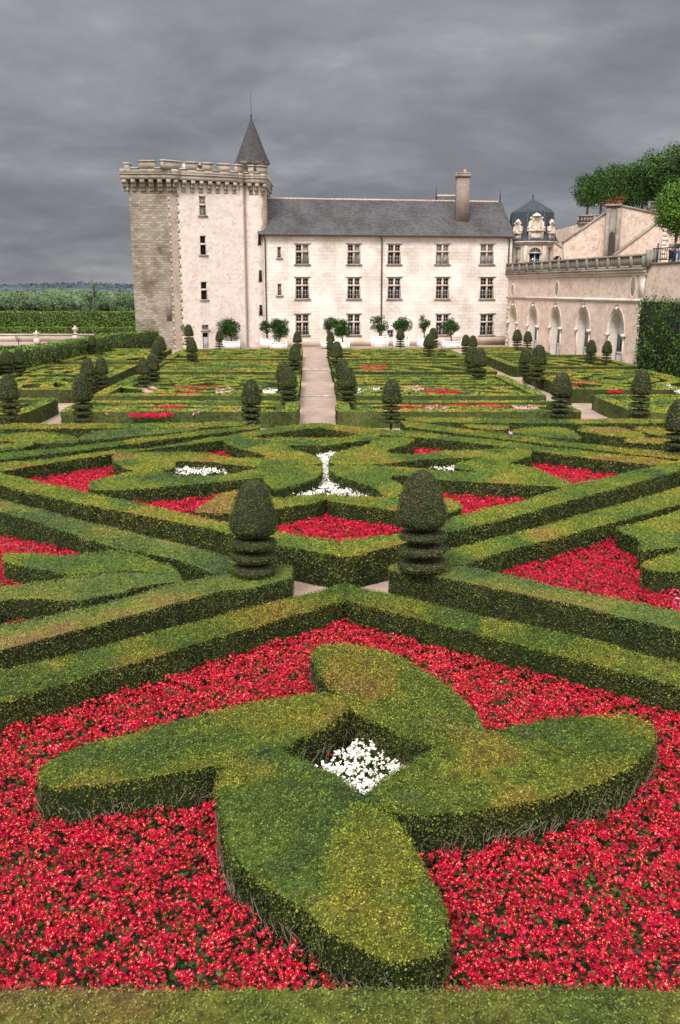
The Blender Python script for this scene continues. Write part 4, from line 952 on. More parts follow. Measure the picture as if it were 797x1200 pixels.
prev = 0; curves = []
for a, b, zt in arches:
    zs = zt - (b - a) * .72; cv = pointed(a, b, zs, zt); curves.append(cv)
    aface([(prev, 0), (a, 0), (a, ZC), (prev, ZC)])
    for (s0, z0), (s1, z1) in zip(cv[:-1], cv[1:]): aface([(s0, z0), (s1, z1), (s1, ZC), (s0, ZC)])
    prev = b
aface([(prev, 0), (AL, 0), (AL, ZC), (prev, ZC)])
for (a, b, zt), cv in zip(arches, curves):
    full = [(a, 0)] + cv + [(b, 0)]
    for (s0, z0), (s1, z1) in zip(full[:-1], full[1:]): mb.add([ap(s0, z0), ap(s1, z1), ap(s1, z1, -DEP), ap(s0, z0, -DEP)], [[0, 1, 2, 3]], 1)
mb.build('wall', ['rubble', 'lighttrim'], arc)
for (a, b, zt), cv in zip(arches, curves):
    mb = MB(); n = len(cv); q = [(a, 0)] + cv + [(b, 0)]
    mb.add([ap(s, z, -DEP) for s, z in q], [list(range(len(q)))], 0)
    sm = (a + b) / 2
    for s in (a + .05, sm - .05, b - .15): mb.obox(AA, d_, s, s + .1, -DEP + .004, -DEP + .07, .02, (cv[0][1]) if s != sm - .05 else zt - .15, 0)
    for z in (.9, cv[0][1] - .05): mb.obox(AA, d_, a + .05, b - .05, -DEP + .006, -DEP + .06, z, z + .1, 0)
    dr0 = mb.build('door', 'greydoor', arc)
    mb = MB(); mb.obox(AA, d_, a + .17, sm - .08, -DEP + .008, -DEP + .02, 1.1, cv[0][1] - .12); mb.obox(AA, d_, sm + .08, b - .17, -DEP + .008, -DEP + .02, 1.1, cv[0][1] - .12); mb.build('pane', 'glass', dr0)
    mb = MB(); zs = cv[0][1]                          # archivolt, jambs, imposts
    outer = pointed(a - .30, b + .30, zs, zt + .42); iv = pointed(a, b, zs, zt)
    for k in range(len(iv) - 1):
        V = [ap(*iv[k], .012), ap(*iv[k + 1], .012), ap(*iv[k + 1], .12), ap(*iv[k], .12), ap(*outer[k], .012), ap(*outer[k + 1], .012), ap(*outer[k + 1], .12), ap(*outer[k], .12)]
        mb.add(V, [[3, 2, 6, 7], [4, 5, 6, 7], [0, 1, 2, 3]], 0)
    for s in (a - .22, b): mb.obox(AA, d_, s, s + .22, .004, .05, 0, zs)
    for s in (a - .42, b - .02): mb.obox(AA, d_, s, s + .44, .006, .26, zs - .16, zs + .06)
    for j in range(3): mb.lathe([(.02, .32 - .0), (.10, .25), (.14, .12), (.08, 0)] if j == 0 else [(.06, -.2), (.05, 0)], ap(sm, zt + .42, .16), 8, 1)
    mb.obox(AA, d_, sm - .12, sm + .12, .006, .22, zt + .2, zt + .46)
    mb.build('arch_surround', ['lighttrim', 'greytrim'], arc)
mb = MB()
zs1 = hs(675, 350)[1]
mb.obox(AA, d_, 0, AL + .02, .004, .14, zs1 - .1, zs1 + .1); mb.obox(AA, d_, 0, AL, .004, .07, zs1 - .2, zs1 - .1)
mb.obox(AA, d_, 0, AL + .1, .004, .12, ZC - .4, ZC - .18); mb.obox(AA, d_, 0, AL + .15, .004, .30, ZC - .18, ZC)
mb.build('string_course', 'lighttrim', arc)
mb = MB(); mb.obox(AA, d_, 0, AL + .2, -.5, .42, ZC + .003, ZC + .16); mb.build('ledge', 'greytrim', arc)
mb = MB(); mbq = MB(); z = 0; k = 0
while z < zs1 - .3:
    h = .42; w = .62 if k % 2 else .4
    mb.obox(AA, d_, AL - w - .1, AL, .005, .10, z, z + h - .015); mbq.obox(AA, d_, .02, .3 + .2 * (k % 2), .005, .06, z, z + h - .015); z += h; k += 1
mb.obox(AA, d_, AL - .9, AL - .1, .005, .08, zs1 + .1, ZC - .4)
mb.build('quoin', 'lighttrim', arc); mbq.build('quoin', 'trim', arc)
for px, py, h2 in ((601.5, 340, .62), (653.5, 338.8, .72), (743, 336, .85)):
    s, z = hs(px, py); mb = MB(); V0 = []; V1 = []; V2 = []; r = .36
    for k in range(20):
        t = 2 * math.pi * k / 20; V0.append(ap(s + r * 1.45 * math.cos(t), z + h2 * 1.12 * math.sin(t) , .085)); V1.append(ap(s + r * math.cos(t), z + h2 * .85 * math.sin(t), .10)); V2.append(ap(s + r * math.cos(t), z + h2 * .85 * math.sin(t), .087))
    W0 = [ap(s + r * 1.45 * math.cos(2 * math.pi * k / 20), z + h2 * 1.12 * math.sin(2 * math.pi * k / 20), .0) for k in range(20)]
    mb.add(V0 + V1 + V2 + W0, [[k, (k + 1) % 20, 20 + (k + 1) % 20, 20 + k] for k in range(20)] + [[60 + k, 60 + (k + 1) % 20, (k + 1) % 20, k] for k in range(20)] + [[20 + k, 20 + (k + 1) % 20, 40 + (k + 1) % 20, 40 + k] for k in range(20)], 0)
    mb.add(V2, [list(range(20))], 1); mb.build('oval_niche', ['lighttrim', 'greytrim'], arc)
def balustrade(root, A, B, zb_, zt, name='balustrade', step=1.9, first=0):
    d, L = unit(A, B); mb = MB()
    n = max(1, round(L / step)); s_ = L / n
    wbox(mb, A, d, 0, L, -.14, .14, zb_, zb_ + .16); wbox(mb, A, d, 0, L, -.17, .17, zt - .16, zt); wbox(mb, A, d, 0, L, -.04, .0, zb_ + .16, zt - .16)
    wbox(mb, A, d, 0, L, -.10, .05, (zb_ + zt) / 2 - .04, (zb_ + zt) / 2 + .04)
    for k in range(n + 1):
        s = k * s_; wbox(mb, A, d, max(0, s - .17), min(L, s + .17), -.19, .19, zb_ + .003, zt - .163)
        if k < n:
            for j in range(1, 5): q = s + .17 + (s_ - .34) * j / 5; wbox(mb, A, d, q - .07, q + .07, -.12, .09, zb_ + .16, zt - .162)
    return mb.build(name, 'greytrim', root)
balustrade(arc, ap(0, 0, .18)[:2], ap(AL, 0, .18)[:2], ZC + .16, ZT)
# ---- wall continuing towards the camera
wall2 = empty('terrace_wall', (*AB, 0), 'high pinkish rubble wall at the right with an iron railing on top', 'terrace wall')
A2 = ap(AL + .0, 0, -.02)[:2]; A3 = ap(AL + 34, 0, -.02)[:2]; ZW = W(770, 309, 66)[1]
mb = MB(); d3, L3 = unit(A2, A3); wall_open(mb, A2, d3, L3, 0, ZW, [], 0); wbox(mb, A2, d3, 0, .55, -.5, .22, ZC + .16, ZT + .25, 1); mb.build('wall', ['rubble', 'greytrim'], wall2)
mb = MB(); wbox(mb, A2, d3, .55, L3, -.35, .10, ZW, ZW + .14); mb.build('coping', 'greytrim', wall2)
mb = MB(); q = 1.2
while q < L3:
    wbox(mb, A2, d3, q - .04, q + .04, -.12, -.04, ZW + .14, ZW + 1.5); q += 2.4
wbox(mb, A2, d3, .5, L3, -.11, -.05, ZW + 1.1, ZW + 1.17); wbox(mb, A2, d3, .5, L3, -.11, -.05, ZW + .3, ZW + .36)
q = .7
while q < L3: wbox(mb, A2, d3, q - .015, q + .015, -.095, -.065, ZW + .36, ZW + 1.1); q += .3
mb.build('railing', 'iron', wall2)
# ivy / clipped hornbeam against it
def leafy_box(name, A, B, o0, o1, z0, z1, label, cat, mat, ls=.16, dens=1.0, wob=.1, mats_core='yewcore', dens_b=1):
    d, L = unit(A, B); mb = MB(); wbox(mb, A, d, .05, L - .05, o0 + .05, o1 - .08, z0, z1 - .1, 1)
    n = lambda s, o, z: (A[0] + d[0] * s + d[1] * o, A[1] + d[1] * s - d[0] * o, z)
    k = int(L * (z1 - z0) * dens / ls / ls); s = rng.random(k) * L; z = z0 + rng.random(k) * (z1 - z0)
    o = o1 + wob * (np.sin(s * 2.1 + z * 1.7) * np.sin(z * 2.9 + s * .8)) * .5 + rng.normal(0, wob * .35, k)
    P = np.column_stack([A[0] + d[0] * s + d[1] * o, A[1] + d[1] * s - d[0] * o, z]); mb.leaves(P, np.tile([d[1], -d[0], .35], (k, 1)), ls, 0, .65, .7)
    k = int(L * (o1 - o0) * dens * 1.2 / ls / ls); s = rng.random(k) * L; o = o0 + rng.random(k) * (o1 - o0); P = np.column_stack([A[0] + d[0] * s + d[1] * o, A[1] + d[1] * s - d[0] * o, z1 + .05 * np.sin(s * 1.3) + rng.normal(0, wob * .4, k)])
    mb.leaves(P, np.tile([0, 0, 1.], (k, 1)), ls, 0, .6, .7)
    for E_, sg in ((A, -1), (B, 1)):
        k = int((o1 - o0) * (z1 - z0) * dens / ls / ls); o = o0 + rng.random(k) * (o1 - o0); z = z0 + rng.random(k) * (z1 - z0)
        P = np.column_stack([E_[0] + d[1] * o + sg * d[0] * rng.normal(0, wob * .5, k), E_[1] - d[0] * o + sg * d[1] * rng.normal(0, wob * .5, k), z]); mb.leaves(P, np.tile([sg * d[0], sg * d[1], .3], (k, 1)), ls, 0, .6, .7)
    return tag(mb.build(name, [mat, mats_core]), label, cat)
I0 = ap(AL - .05, 0, .02)[:2]; zi = W(770, 350.5, 67)[1]
leafy_box('ivy', ap(AL + .35, 0, .05)[:2], ap(AL + 30, 0, .05)[:2], .0, .5, 0, zi - .12, 'dense glossy ivy clipped flat against the high wall at the right', 'climbing plant', 'ivy', .15, 2.2, .42)
# terrace slab behind the arcade
mb = MB()
back_ = [ap(0, 0, -1.2)[:2], ap(AL, 0, -1.2)[:2], ap(AL + 34, 0, -1.2)[:2], (60, ap(AL + 34, 0)[1]), (60, 118), (WB[0] + .4, 118), (WB[0] + .4, 102.9)]
mb.prism(back_[::-1], 0, ZC - .1); o = mb.build('terrace', 'gravel'); o['kind'] = 'structure'
# ---- domed pavilion
PC = (X(621.5, 105, 300), 105.0); PR = (X(651, 103, 285) - X(592.5, 103, 285)) / 2
pav = empty('garden_pavilion', (*PC, ZC - .1), 'small octagonal stone pavilion with a blue slate dome and carved dormers', 'pavilion')
zE = W(622, 282.5, PC[1] - PR)[1]; zB = W(622, 248, PC[1] - PR * .8)[1]; zA = W(622, 233.5, PC[1])[1]
oct_ = lambda r, z, c=PC: [(c[0] + r * math.cos(math.radians(22.5 + 45 * k)), c[1] + r * math.sin(math.radians(22.5 + 45 * k))) for k in range(8)]
base = oct_(PR * 1.0, 0)
for k in range(8):
    A, B = base[k], base[(k + 1) % 8]; d, L = unit(A, B); mb = MB()
    nm = (d[1], -d[0]); front = nm[1] < -.9; side = nm[1] < -.3 and not front
    # outside normal is (d.y,-d.x): the octagon runs counter-clockwise
    z0 = ZC - .1; ops = []
    if front: ops = [(L / 2 - .62, L / 2 + .62, z0 + .1, z0 + 2.45)]
    elif side: ops = [(L / 2 - .42, L / 2 + .42, z0 + .8, z0 + 3.1)]
    wall_open(mb, A, d, L, z0, zE, ops, .25); wbox(mb, A, d, -.02, .22, .004, .07, z0, zE - .3); wbox(mb, A, d, L - .22, L + .02, .004, .07, z0, zE - .3)
    wbox(mb, A, d, -.1, L + .1, .004, .2, zE - .3, zE - .12); wbox(mb, A, d, -.15, L + .15, .004, .34, zE - .12, zE)
    wl = mb.build('wall', 'trim', pav)
    if front:
        s0, s1, a, b = ops[0]; f = MB(); cxs = L / 2
        pts = [(cxs + .62 * math.cos(t), b + .55 * math.sin(t)) for t in np.linspace(math.pi, 0, 13)]
        nP = lambda s, z, o: (A[0] + d[0] * s + nm[0] * o, A[1] + d[1] * s + nm[1] * o, z)
        f.add([nP(s, z, .03) for s, z in pts], [list(range(13))[::-1]], 1)
        for (sa, za_), (sb, zb_) in zip(pts[:-1], pts[1:]):
            q = lambda s, z, g: (cxs + (s - cxs) * g, b + (z - b) * g)
            f.add([nP(sa, za_, .06), nP(sb, zb_, .06), nP(*q(sb, zb_, 1.25), .06), nP(*q(sa, za_, 1.25), .06)], [[0, 1, 2, 3]], 0)
        for t in np.linspace(math.pi, 0, 7)[1:-1]: f.tube([nP(cxs, b, .05), nP(cxs + .6 * math.cos(t), b + .52 * math.sin(t), .05)], [.025, .025], 4, 2)
        wbox(f, A, d, s0 - .1, s1 + .1, .01, .09, b - .05, b + .06, 2)
        for q in (s0, cxs - .04, s1 - .08): wbox(f, A, d, q, q + .08, -.2, -.12, a, b - .05, 2)
        for z in (a + .9, a + 1.6): wbox(f, A, d, s0 + .08, s1 - .08, -.19, -.13, z, z + .05, 2)
        wbox(f, A, d, s0, s1, -.24, -.22, a, b, 1)
        f.build('arched_door', ['trim', 'glass', 'greydoor'], wl)
    elif side:
        window_in(wl if False else pav, A, d, *ops[0], 'small', 'curtain', back=.22)
mb = MB()
for (r0, z0), (r1, z1) in zip([(PR * 1.10, zE), (PR * .97, zE + .55), (PR * .90, (zE + zB) / 2), (PR * .86, zB), (PR * .80, zB + .18), (.1, zA)][:-1], [(PR * .97, zE + .55), (PR * .90, (zE + zB) / 2), (PR * .86, zB), (PR * .80, zB + .18), (.1, zA)]):
    a, b = oct_(r0, 0), oct_(r1, 0)
    for k in range(8): j = (k + 1) % 8; mb.add([(*a[k], z0), (*a[j], z0), (*b[j], z1), (*b[k], z1)], [[0, 1, 2, 3]])
pr = mb.build('dome_roof', 'domeslate', pav)
mb = MB(); mb.lathe([(.16, 0), (.08, .3), (.13, .45), (.03, .6), (.02, .75)], (*PC, zA - .1), 8)
for k in range(8):
    a, b = oct_(PR * .885, 0)[k], oct_(.1, 0)[k]; mb.tube([(*oct_(PR * 1.1, 0)[k], zE), (*oct_(PR * .97, 0)[k], zE + .55), (*oct_(PR * .86, 0)[k], zB), (*oct_(PR * .8, 0)[k], zB + .18), (*b, zA)], [.06] * 5, 5)
mb.build('lead_hip', 'lead', pr)
def dormer(ang, w, hgt, name='dormer'):
    cx, cy = PC[0] + PR * .92 * math.cos(ang), PC[1] + PR * .92 * math.sin(ang); d = (-math.sin(ang), math.cos(ang)); A = (cx, cy); mb = MB()
    wbox(mb, A, d, -w * .5, w * .5, -.9, .06, zE + .02, zE + hgt * .36); wbox(mb, A, d, -w * .5, -w * .36, -.5, .16, zE + .02, zE + hgt * .72); wbox(mb, A, d, w * .36, w * .5, -.5, .16, zE + .02, zE + hgt * .72)
    wbox(mb, A, d, -w * .6, w * .6, -.2, .22, zE + hgt * .36, zE + hgt * .43)
    P = lambda s, z, o: (A[0] + d[0] * s + d[1] * o, A[1] + d[1] * s - d[0] * o, z)
    zc = zE + hgt * .66; n = 24
    prof = [(w * .46, hgt * .34), (w * .30, hgt * .22), (w * .26, hgt * .19), (w * .20, hgt * .13)]; offs = [(-.02), .12, .12, .02]
    rings = [[P(a * math.cos(2 * math.pi * k / n), zc + b * math.sin(2 * math.pi * k / n), o) for k in range(n)] for (a, b), o in zip(prof, offs)]
    V = sum(rings, []); 
    mb.add(V, [[j * n + k, j * n + (k + 1) % n, (j + 1) * n + (k + 1) % n, (j + 1) * n + k] for j in range(3) for k in range(n)], 0); mb.add(rings[3], [list(range(n))], 0)
    for sg in (-1, 1):
        mb.lathe([(.02, -.16), (.16, -.1), (.18, 0), (.16, .1), (.02, .16)], P(sg * w * .50, zE + hgt * .5, .05), 10, 0)
        mb.lathe([(.02, -.12), (.11, -.08), (.13, 0), (.11, .08), (.02, .12)], P(sg * w * .38, zE + hgt * .86, .05), 10, 0)
    mb.lathe([(w * .3, -.1), (w * .27, .06), (.05, .25)], P(0, zE + hgt * .96, 0), 12, 0)
    mb.lathe([(.02, -.14), (.14, -.08), (.14, .08), (.02, .14)], P(0, zE + hgt * .42, .2), 10, 0)
    mb.build(name, 'trim', pr)
dormer(math.radians(-90), 1.6, 2.75); dormer(math.radians(-137), .95, 2.15); dormer(math.radians(-43), .95, 2.15)
# ---- upper retaining walls with their slanting copings, and the hanging terrace
def vpoly(mb, pts, Y, th=.5, mi=0, dY=0):
    P = []
    for px, py in pts: x, z = W(px, py, Y); P.append((x, z))
    lim = lambda z: max(z, ZC - .1)
    P = [(x, lim(z)) for x, z in P]; n = len(P)
    mb.add([(x, Y, z) for x, z in P], [list(range(n))[::-1]], mi, [(x, z) for x, z in P][::-1]); mb.add([(x, Y + th, z) for x, z in P], [list(range(n))], mi)
    mb.add([(x, Y, z) for x, z in P] + [(x, Y + th, z) for x, z in P], [[i, (i + 1) % n, n + (i + 1) % n, n + i] for i in range(n)], mi)
def coping(mb, a, b, Y, mi=0, t=.16, o=.12, th=.75):
    (x0, z0), (x1, z1) = W(*a, Y), W(*b, Y)
    V = [(x0, Y - o, z0), (x1, Y - o, z1), (x1, Y - o, z1 + t), (x0, Y - o, z0 + t)]; V += [(x, y + th, z) for x, y, z in V]
    mb.add(V, [[0, 1, 2, 3], [7, 6, 5, 4], [3, 2, 6, 7], [1, 0, 4, 5], [0, 3, 7, 4], [2, 1, 5, 6]], mi)
up = empty('retaining_wall', (X(725, 92), 92, ZC - .1), 'tall pinkish gable shaped retaining wall with slanting copings and a niched buttress', 'terrace wall')
mb = MB(); vpoly(mb, [(661, 330), (661, 284), (719, 243.5), (727, 241.5), (775, 252.5), (850, 270), (850, 330)], 92, .6); mb.build('wall', 'rubble', up)
mb = MB(); coping(mb, (660, 284.5), (719, 244), 92); coping(mb, (726, 241.5), (776, 252.5), 92); coping(mb, (776, 252.5), (850, 270), 92)
mb.build('coping', 'greytrim', up)
mb = MB(); bx0, bz1 = W(712, 243, 91.6); bx1 = X(726, 91.6, 260)
zn = W(718, 271, 91.6)[1]
wbox(mb, (bx0, 91.99), (1, 0), 0, bx1 - bx0, .0, .35, ZC - .1, bz1 + .1); wbox(mb, (bx0, 91.99), (1, 0), -.08, .28, .353, .5, ZC - .1, bz1 - .1); wbox(mb, (bx0, 91.99), (1, 0), bx1 - bx0 - .28, bx1 - bx0 + .08, .353, .5, ZC - .1, bz1 - .1)
wbox(mb, (bx0, 91.99), (1, 0), -.12, bx1 - bx0 + .12, -.3, .55, bz1 + .1, bz1 + .3)
bt = mb.build('buttress', 'greytrim', up)
mb = MB(); cxn = (bx0 + bx1) / 2; pts = pointed(-.3, .3, zn - .8, zn, 6); pts = [(-.3, ZC)] + pts + [(.3, ZC)]
mb.add([(cxn + s, 91.99 - .357, z) for s, z in pts], [list(range(len(pts)))[::-1]]); mb.build('niche', 'pipe', bt)
ramp_w = empty('ramp_wall', (X(740, 88), 88, ZC - .1), 'pinkish wall with a diagonal stone coping climbing to the right in front of the retaining wall', 'terrace wall')
mb = MB(); vpoly(mb, [(722, 298.5), (776, 257.5), (850, 202), (850, 330), (716, 330)], 88, .6); mb.build('wall', 'rubble', ramp_w)
mb = MB(); coping(mb, (720, 300), (776, 257.5), 88); coping(mb, (776, 257.5), (850, 202), 88); mb.build('coping', 'greytrim', ramp_w)
gate = empty('gate_pier', (X(784, 84), 84, ZC - .1), 'pale quoined wall pier behind the railing at the right edge', 'terrace wall')
mb = MB(); vpoly(mb, [(775, 330), (775, 263), (850, 262), (850, 330)], 84, .6, 0); q = 0; z = ZC
while z < W(775, 266, 84)[1]:
    w = .5 if q % 2 else .32; xq = X(775, 84); wbox(mb, (xq, 84), (1, 0), -.03, w, .003, .05, z, z + .36, 1); z += .38; q += 1
mb.build('wall', ['rubble', 'trim'], gate)
mb = MB(); x0 = X(780, 84); wbox(mb, (x0, 84), (1, 0), .35, 1.5, .01, .03, ZC - .05, ZC + 2.2); mb.build('door', 'greydoor', gate)
st = empty('stair_wall', (X(655, 99), 99, ZC - .1), 'low pinkish stair wall sloping down beside the pavilion with an arched opening', 'terrace wall')
mb = MB(); vpoly(mb, [(650, 326), (650, 284), (657, 289), (677, 304), (684, 326)], 99.5, .5); mb.build('wall', 'rubble', st)
mb = MB(); coping(mb, (649, 284), (678, 304), 99.5); mb.build('coping', 'greytrim', st)
mb = MB(); pts = []
for s, zz in [(-.45, 0)] + [(.45 * math.cos(t), 1.5 + .45 * math.sin(t)) for t in np.linspace(math.pi, 0, 9)] + [(.45, 0)]: pts.append((X(653.5, 99.5) + s, 99.496, ZC + zz))
mb.add(pts, [list(range(len(pts)))[::-1]]); mb.build('arched_opening', 'dark', st)
# hanging terrace ground
zU = W(700, 262, 100)[1]
mb = MB(); mb.prism([(X(675, 101), 101), (70, 92.7), (70, 150), (X(675, 101), 150)], ZC - .1, zU); o = mb.build('upper_terrace', ['rubble']); o['kind'] = 'structure'
zU2 = W(760, 243, 96)[1]
b1 = empty('stone_balustrade', (X(690, 100), 100, zU), 'grey stone balustrade under the left trees of the hanging terrace', 'balustrade')
balustrade(b1, (X(674, 101), 100.9), (X(716, 99.0), 98.9), zU, W(690, 251.5, 100)[1], step=2.2)
mb = MB(); vpoly(mb, [(758, 300), (758, 247), (850, 243), (850, 300)], 96, 6); o = mb.build('upper_bank_wall', 'rubble'); tag(o, 'short pink wall block carrying a balustrade beneath the tree row at the right', 'terrace wall')
b2 = empty('stone_balustrade', (X(765, 95), 95, zU), 'short grey balustrade at the right between the tree row and the near tree', 'balustrade')
balustrade(b2, (X(755, 95.8), 95.7), (X(850, 95.8), 95.7), W(760, 247, 95.8)[1], W(760, 236, 95.8)[1], step=1.8)
# urns with red flowers on the gable
for px, py, lab in ((713.5, 240.5, 'left terracotta urn of red geraniums on top of the gable wall'), (726.5, 236.5, 'right terracotta urn of red geraniums on top of the gable wall')):
    x, z = W(px, py, 92); u = empty('flower_urn', (x, 92.2, z - .75), lab, 'urn')
    mb = MB(); mb.lathe([(.28, 0), (.28, .1), (.1, .2), (.12, .35), (.38, .75), (.46, .85), (.4, .85)], (x, 92.2, z - .75), 14); mb.build('urn', 'terracotta', u)
    mb = MB(); k = 260; P = rng.normal(0, 1, (k, 3)); P /= np.linalg.norm(P, axis=1, keepdims=True); P = P * rng.uniform(.6, 1, (k, 1)) * [.62, .62, .35] + [x, 92.2, z + .2]
    mb.leaves(P, P - [x, 92.2, z], .15, 0, .6); mb.leaves(P[:110] * 1.0 + [0, -.03, .04], P[:110] - [x, 92.2, z], .13, 1, .6); mb.build('geranium', ['begleaf', 'red'], u)
# ================================================================== TREES
def crown(mb, c, R, n_cl, ls, dens, seed, flat=.9, shell=.55):
    r = np.random.default_rng(seed); cl = []
    for k in range(n_cl):
        v = r.normal(size=3); v /= np.linalg.norm(v); q = r.uniform(shell, .86); rad = r.uniform(.26, .42)
        cl.append((np.array(c) + v * np.array(R) * q, rad * min(R) * r.uniform(.8, 1.25)))
    P = []; Nn = []
    for cc, rad in cl:
        k = int(4 * math.pi * rad * rad * dens / ls / ls * .5); v = r.normal(size=(k, 3)); v /= np.linalg.norm(v, axis=1, keepdims=True)
        rr = rad * r.uniform(.55, 1.08, (k, 1)); P.append(cc + v * rr * [1, 1, flat]); Nn.append(v + [0, 0, .5])
    mb.leaves(np.concatenate(P), np.concatenate(Nn), ls, 0, .6, .65)
    return cl
def tree(name, base, ctr, R, label, mat, cat='tree', ls=.22, ncl=40, dens=.9, seed=1, group=None, tr=.16, inner=True, trunk=True):
    root = empty(name, base, label, cat, group); mb = MB()
    cl = crown(mb, ctr, R, ncl, ls, dens, seed)
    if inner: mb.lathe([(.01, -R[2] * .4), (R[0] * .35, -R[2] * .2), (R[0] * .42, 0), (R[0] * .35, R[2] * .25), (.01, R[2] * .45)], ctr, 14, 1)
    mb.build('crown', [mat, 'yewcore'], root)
    if trunk:
        mb = MB(); b = Vector(base); c = Vector(ctr); mb.tube([b, b.lerp(c, .35) + Vector((.04, 0, 0)), b.lerp(c, .8), c], [tr, tr * .8, tr * .6, tr * .35], 8)
        for cc, rad in cl[:7]: mb.tube([b.lerp(c, .55), Vector(cc).lerp(c, .35), cc], [tr * .4, tr * .25, tr * .1], 5)
        mb.build('trunk', 'bark', root)
    return root
def tree_px(name, px, yt, yb_, wpx, base_y, Y, label, mat, **k):
    x, zt = W(px, yt, Y); _, zb_ = W(px, yb_, Y); _, z0 = W(px, base_y, Y); R = wpx / 2 / F * Y * CT if False else wpx / 2 / F * Y
    return tree(name, (x, Y, z0), (x, Y, (zt + zb_) / 2), (R, R, (zt - zb_) / 2), label, mat, **k)
LT = 'clipped lime trees in a row on the hanging terrace'
rows = [(691, 199, 245, 30, 254, 124, 'leftmost and smallest lime tree of the row on the hanging terrace'), (707, 193, 246, 32, 255, 118, 'second lime tree from the left on the hanging terrace'), (722, 190, 247, 34, 256, 112, 'third lime tree from the left, behind the urns'),
        (738, 186, 247, 38, 256, 106, 'fourth lime tree from the left on the hanging terrace, behind the right urn'), (757, 178, 244, 44, 256, 101, 'fifth lime tree, the first of the taller ones on the hanging terrace'), (782, 170, 246, 52, 256, 97, 'tall lime tree of the row above the short balustrade'), (815, 160, 246, 60, 256, 93, 'tallest lime tree of the row, cut by the right frame edge')]
for i, (px, yt, yb_, w, by, Y, lab) in enumerate(rows): tree_px('lime_tree', px, yt, yb_, w * 1.12, by, Y, lab, 'lime', seed=20 + i, ncl=70, ls=.22, dens=1.25, group=LT)
tree_px('terrace_tree', 798, 205, 283, 54, 312, 74, 'bright green round tree on the terrace, cut by the right frame edge', 'limey', seed=40, ncl=80, ls=.17, dens=1.5)
# potted orange trees
ppx = [(215, 377, 397, 26, 216, 400, 409, 96.0, 1.3, 'potted orange tree left of the keep door'), (268, 375, 397, 25, 272, 400, 409.5, 95.6, 1.3, 'round headed potted orange tree right of the keep door'),
 (311, 373, 392, 13, 314, 397, 408, 96.2, 1.05, 'slim potted orange tree at the junction of keep and wing'), (326, 374, 396, 23, 327, 401, 409, 95.4, 1.3, 'bushy potted orange tree before the left end of the wing'),
 (385, 372, 388, 15, 384, 400, 408, 96.2, 1.0, 'small potted orange tree just right of the central path'), (399, 373, 396, 24, 402, 401, 409, 95.2, 1.0, 'large potted orange tree right of the central path under the second window'),
 (444, 370, 388, 20, 445, 394, 409, 95.3, 1.25, 'sparse potted orange tree in a tall white planter left of the glazed door'), (470, 371, 389, 25, 470, 397, 409, 95.6, 1.2, 'wide potted orange tree behind the plated yew at the glazed door'),
 (497, 371, 388, 15, 497, 396, 408.5, 96, 1.05, 'narrow potted orange tree half way along the wing'), (527.5, 374, 393, 20, 529, 400, 408.5, 96, 1.45, 'vase shaped potted orange tree before the fourth window')]
for i, (px, yt, yb_, w, bx, bt_, bb, Y, pw, lab) in enumerate(ppx):
    x, zt = W(px, yt, Y); _, zb2 = W(px, yb_, Y); zpt = W(bx, bt_, Y)[1]; xb = X(bx, Y, 400)
    root = empty('potted_orange_tree', (xb, Y, 0), lab, 'potted tree', 'orange trees in white planters before the chateau')
    hw = pw * .62
    mb = MB(); mb.box((xb - hw, Y - hw, .06), (xb + hw, Y + hw, zpt - .06)); mb.box((xb - hw - .04, Y - hw - .04, zpt - .06), (xb + hw + .04, Y + hw + .04, zpt))
    for sx_ in (-1, 1):
        for sy_ in (-1, 1): mb.box((xb + sx_ * hw - .07, Y + sy_ * hw - .07, 0), (xb + sx_ * hw + .07, Y + sy_ * hw + .07, zpt + .05)); mb.lathe([(.03, 0), (.08, .05), (.06, .13), (.01, .16)], (xb + sx_ * hw, Y + sy_ * hw, zpt + .05), 8)
    for q in range(1, 5): zz = .06 + (zpt - .12) * q / 5; mb.box((xb - hw - .012, Y - hw - .012, zz), (xb + hw + .012, Y + hw + .012, zz + .02))
    mb.build('planter', 'whitepaint', root)
    R = w / 2 / F * Y * 1.12; c = (x, Y, (zt + zb2) / 2); mb = MB(); cl = crown(mb, c, (R, R, (zt - zb2) / 2 * 1.2), 26 if w < 21 else 44, .13, 2.3, 60 + i, shell=.3); mb.build('crown', 'orange', root)
    mb = MB(); tb = Vector((xb, Y, zpt - .1)); cc = Vector(c); mb.tube([tb, tb.lerp(cc, .5) + Vector((.03, 0, 0)), cc], [.075, .06, .03], 7)
    for q, rad in cl[:9]: mb.tube([tb.lerp(cc, .45), tb.lerp(Vector(q), .75), q], [.04, .03, .012], 5)
    mb.build('trunk', 'bark', root)
# ================================================================== LEFT SIDE AND BACKGROUND
TA, TB = (-21.6, 50.), (-20.4, 85.5); 
zt1 = 1.95
leafy_box('clipped_hedge', TA, TB, -1.4, 0, 0, zt1, 'tall leafy clipped hedge bordering the parterre on the left, near stretch', 'hedge', 'beech', .13, 1.3, .07)
leafy_box('clipped_hedge', (-20.5, 87.0), (-17.4, 97.5), -1.4, 0, 0, zt1 - .1, 'tall leafy clipped hedge stretch beyond the gap, ending at the keep corner', 'hedge', 'beech', .13, 1.3, .07)
leafy_box('clipped_hedge', (-34, 86.6), (-21.2, 86.6), 0, 1.2, 0, .9, 'low clipped hedge turning left behind the tall one', 'hedge', 'beech', .16, 1.0, .06)
sheet('lower_gravel', [(-90, 100), (-24, 100), (-24, 119), (-90, 119)], .004, 'gravel')
Yh = 118
x0, z1 = W(0, 383.8, Yh); leafy_box('clipped_hedge', (-95, Yh), (-20, Yh), -1.2, 0, 0, z1, 'low square clipped hedge beyond the pale gravel at the far left', 'hedge', 'beech', .17, 2.4, .06)
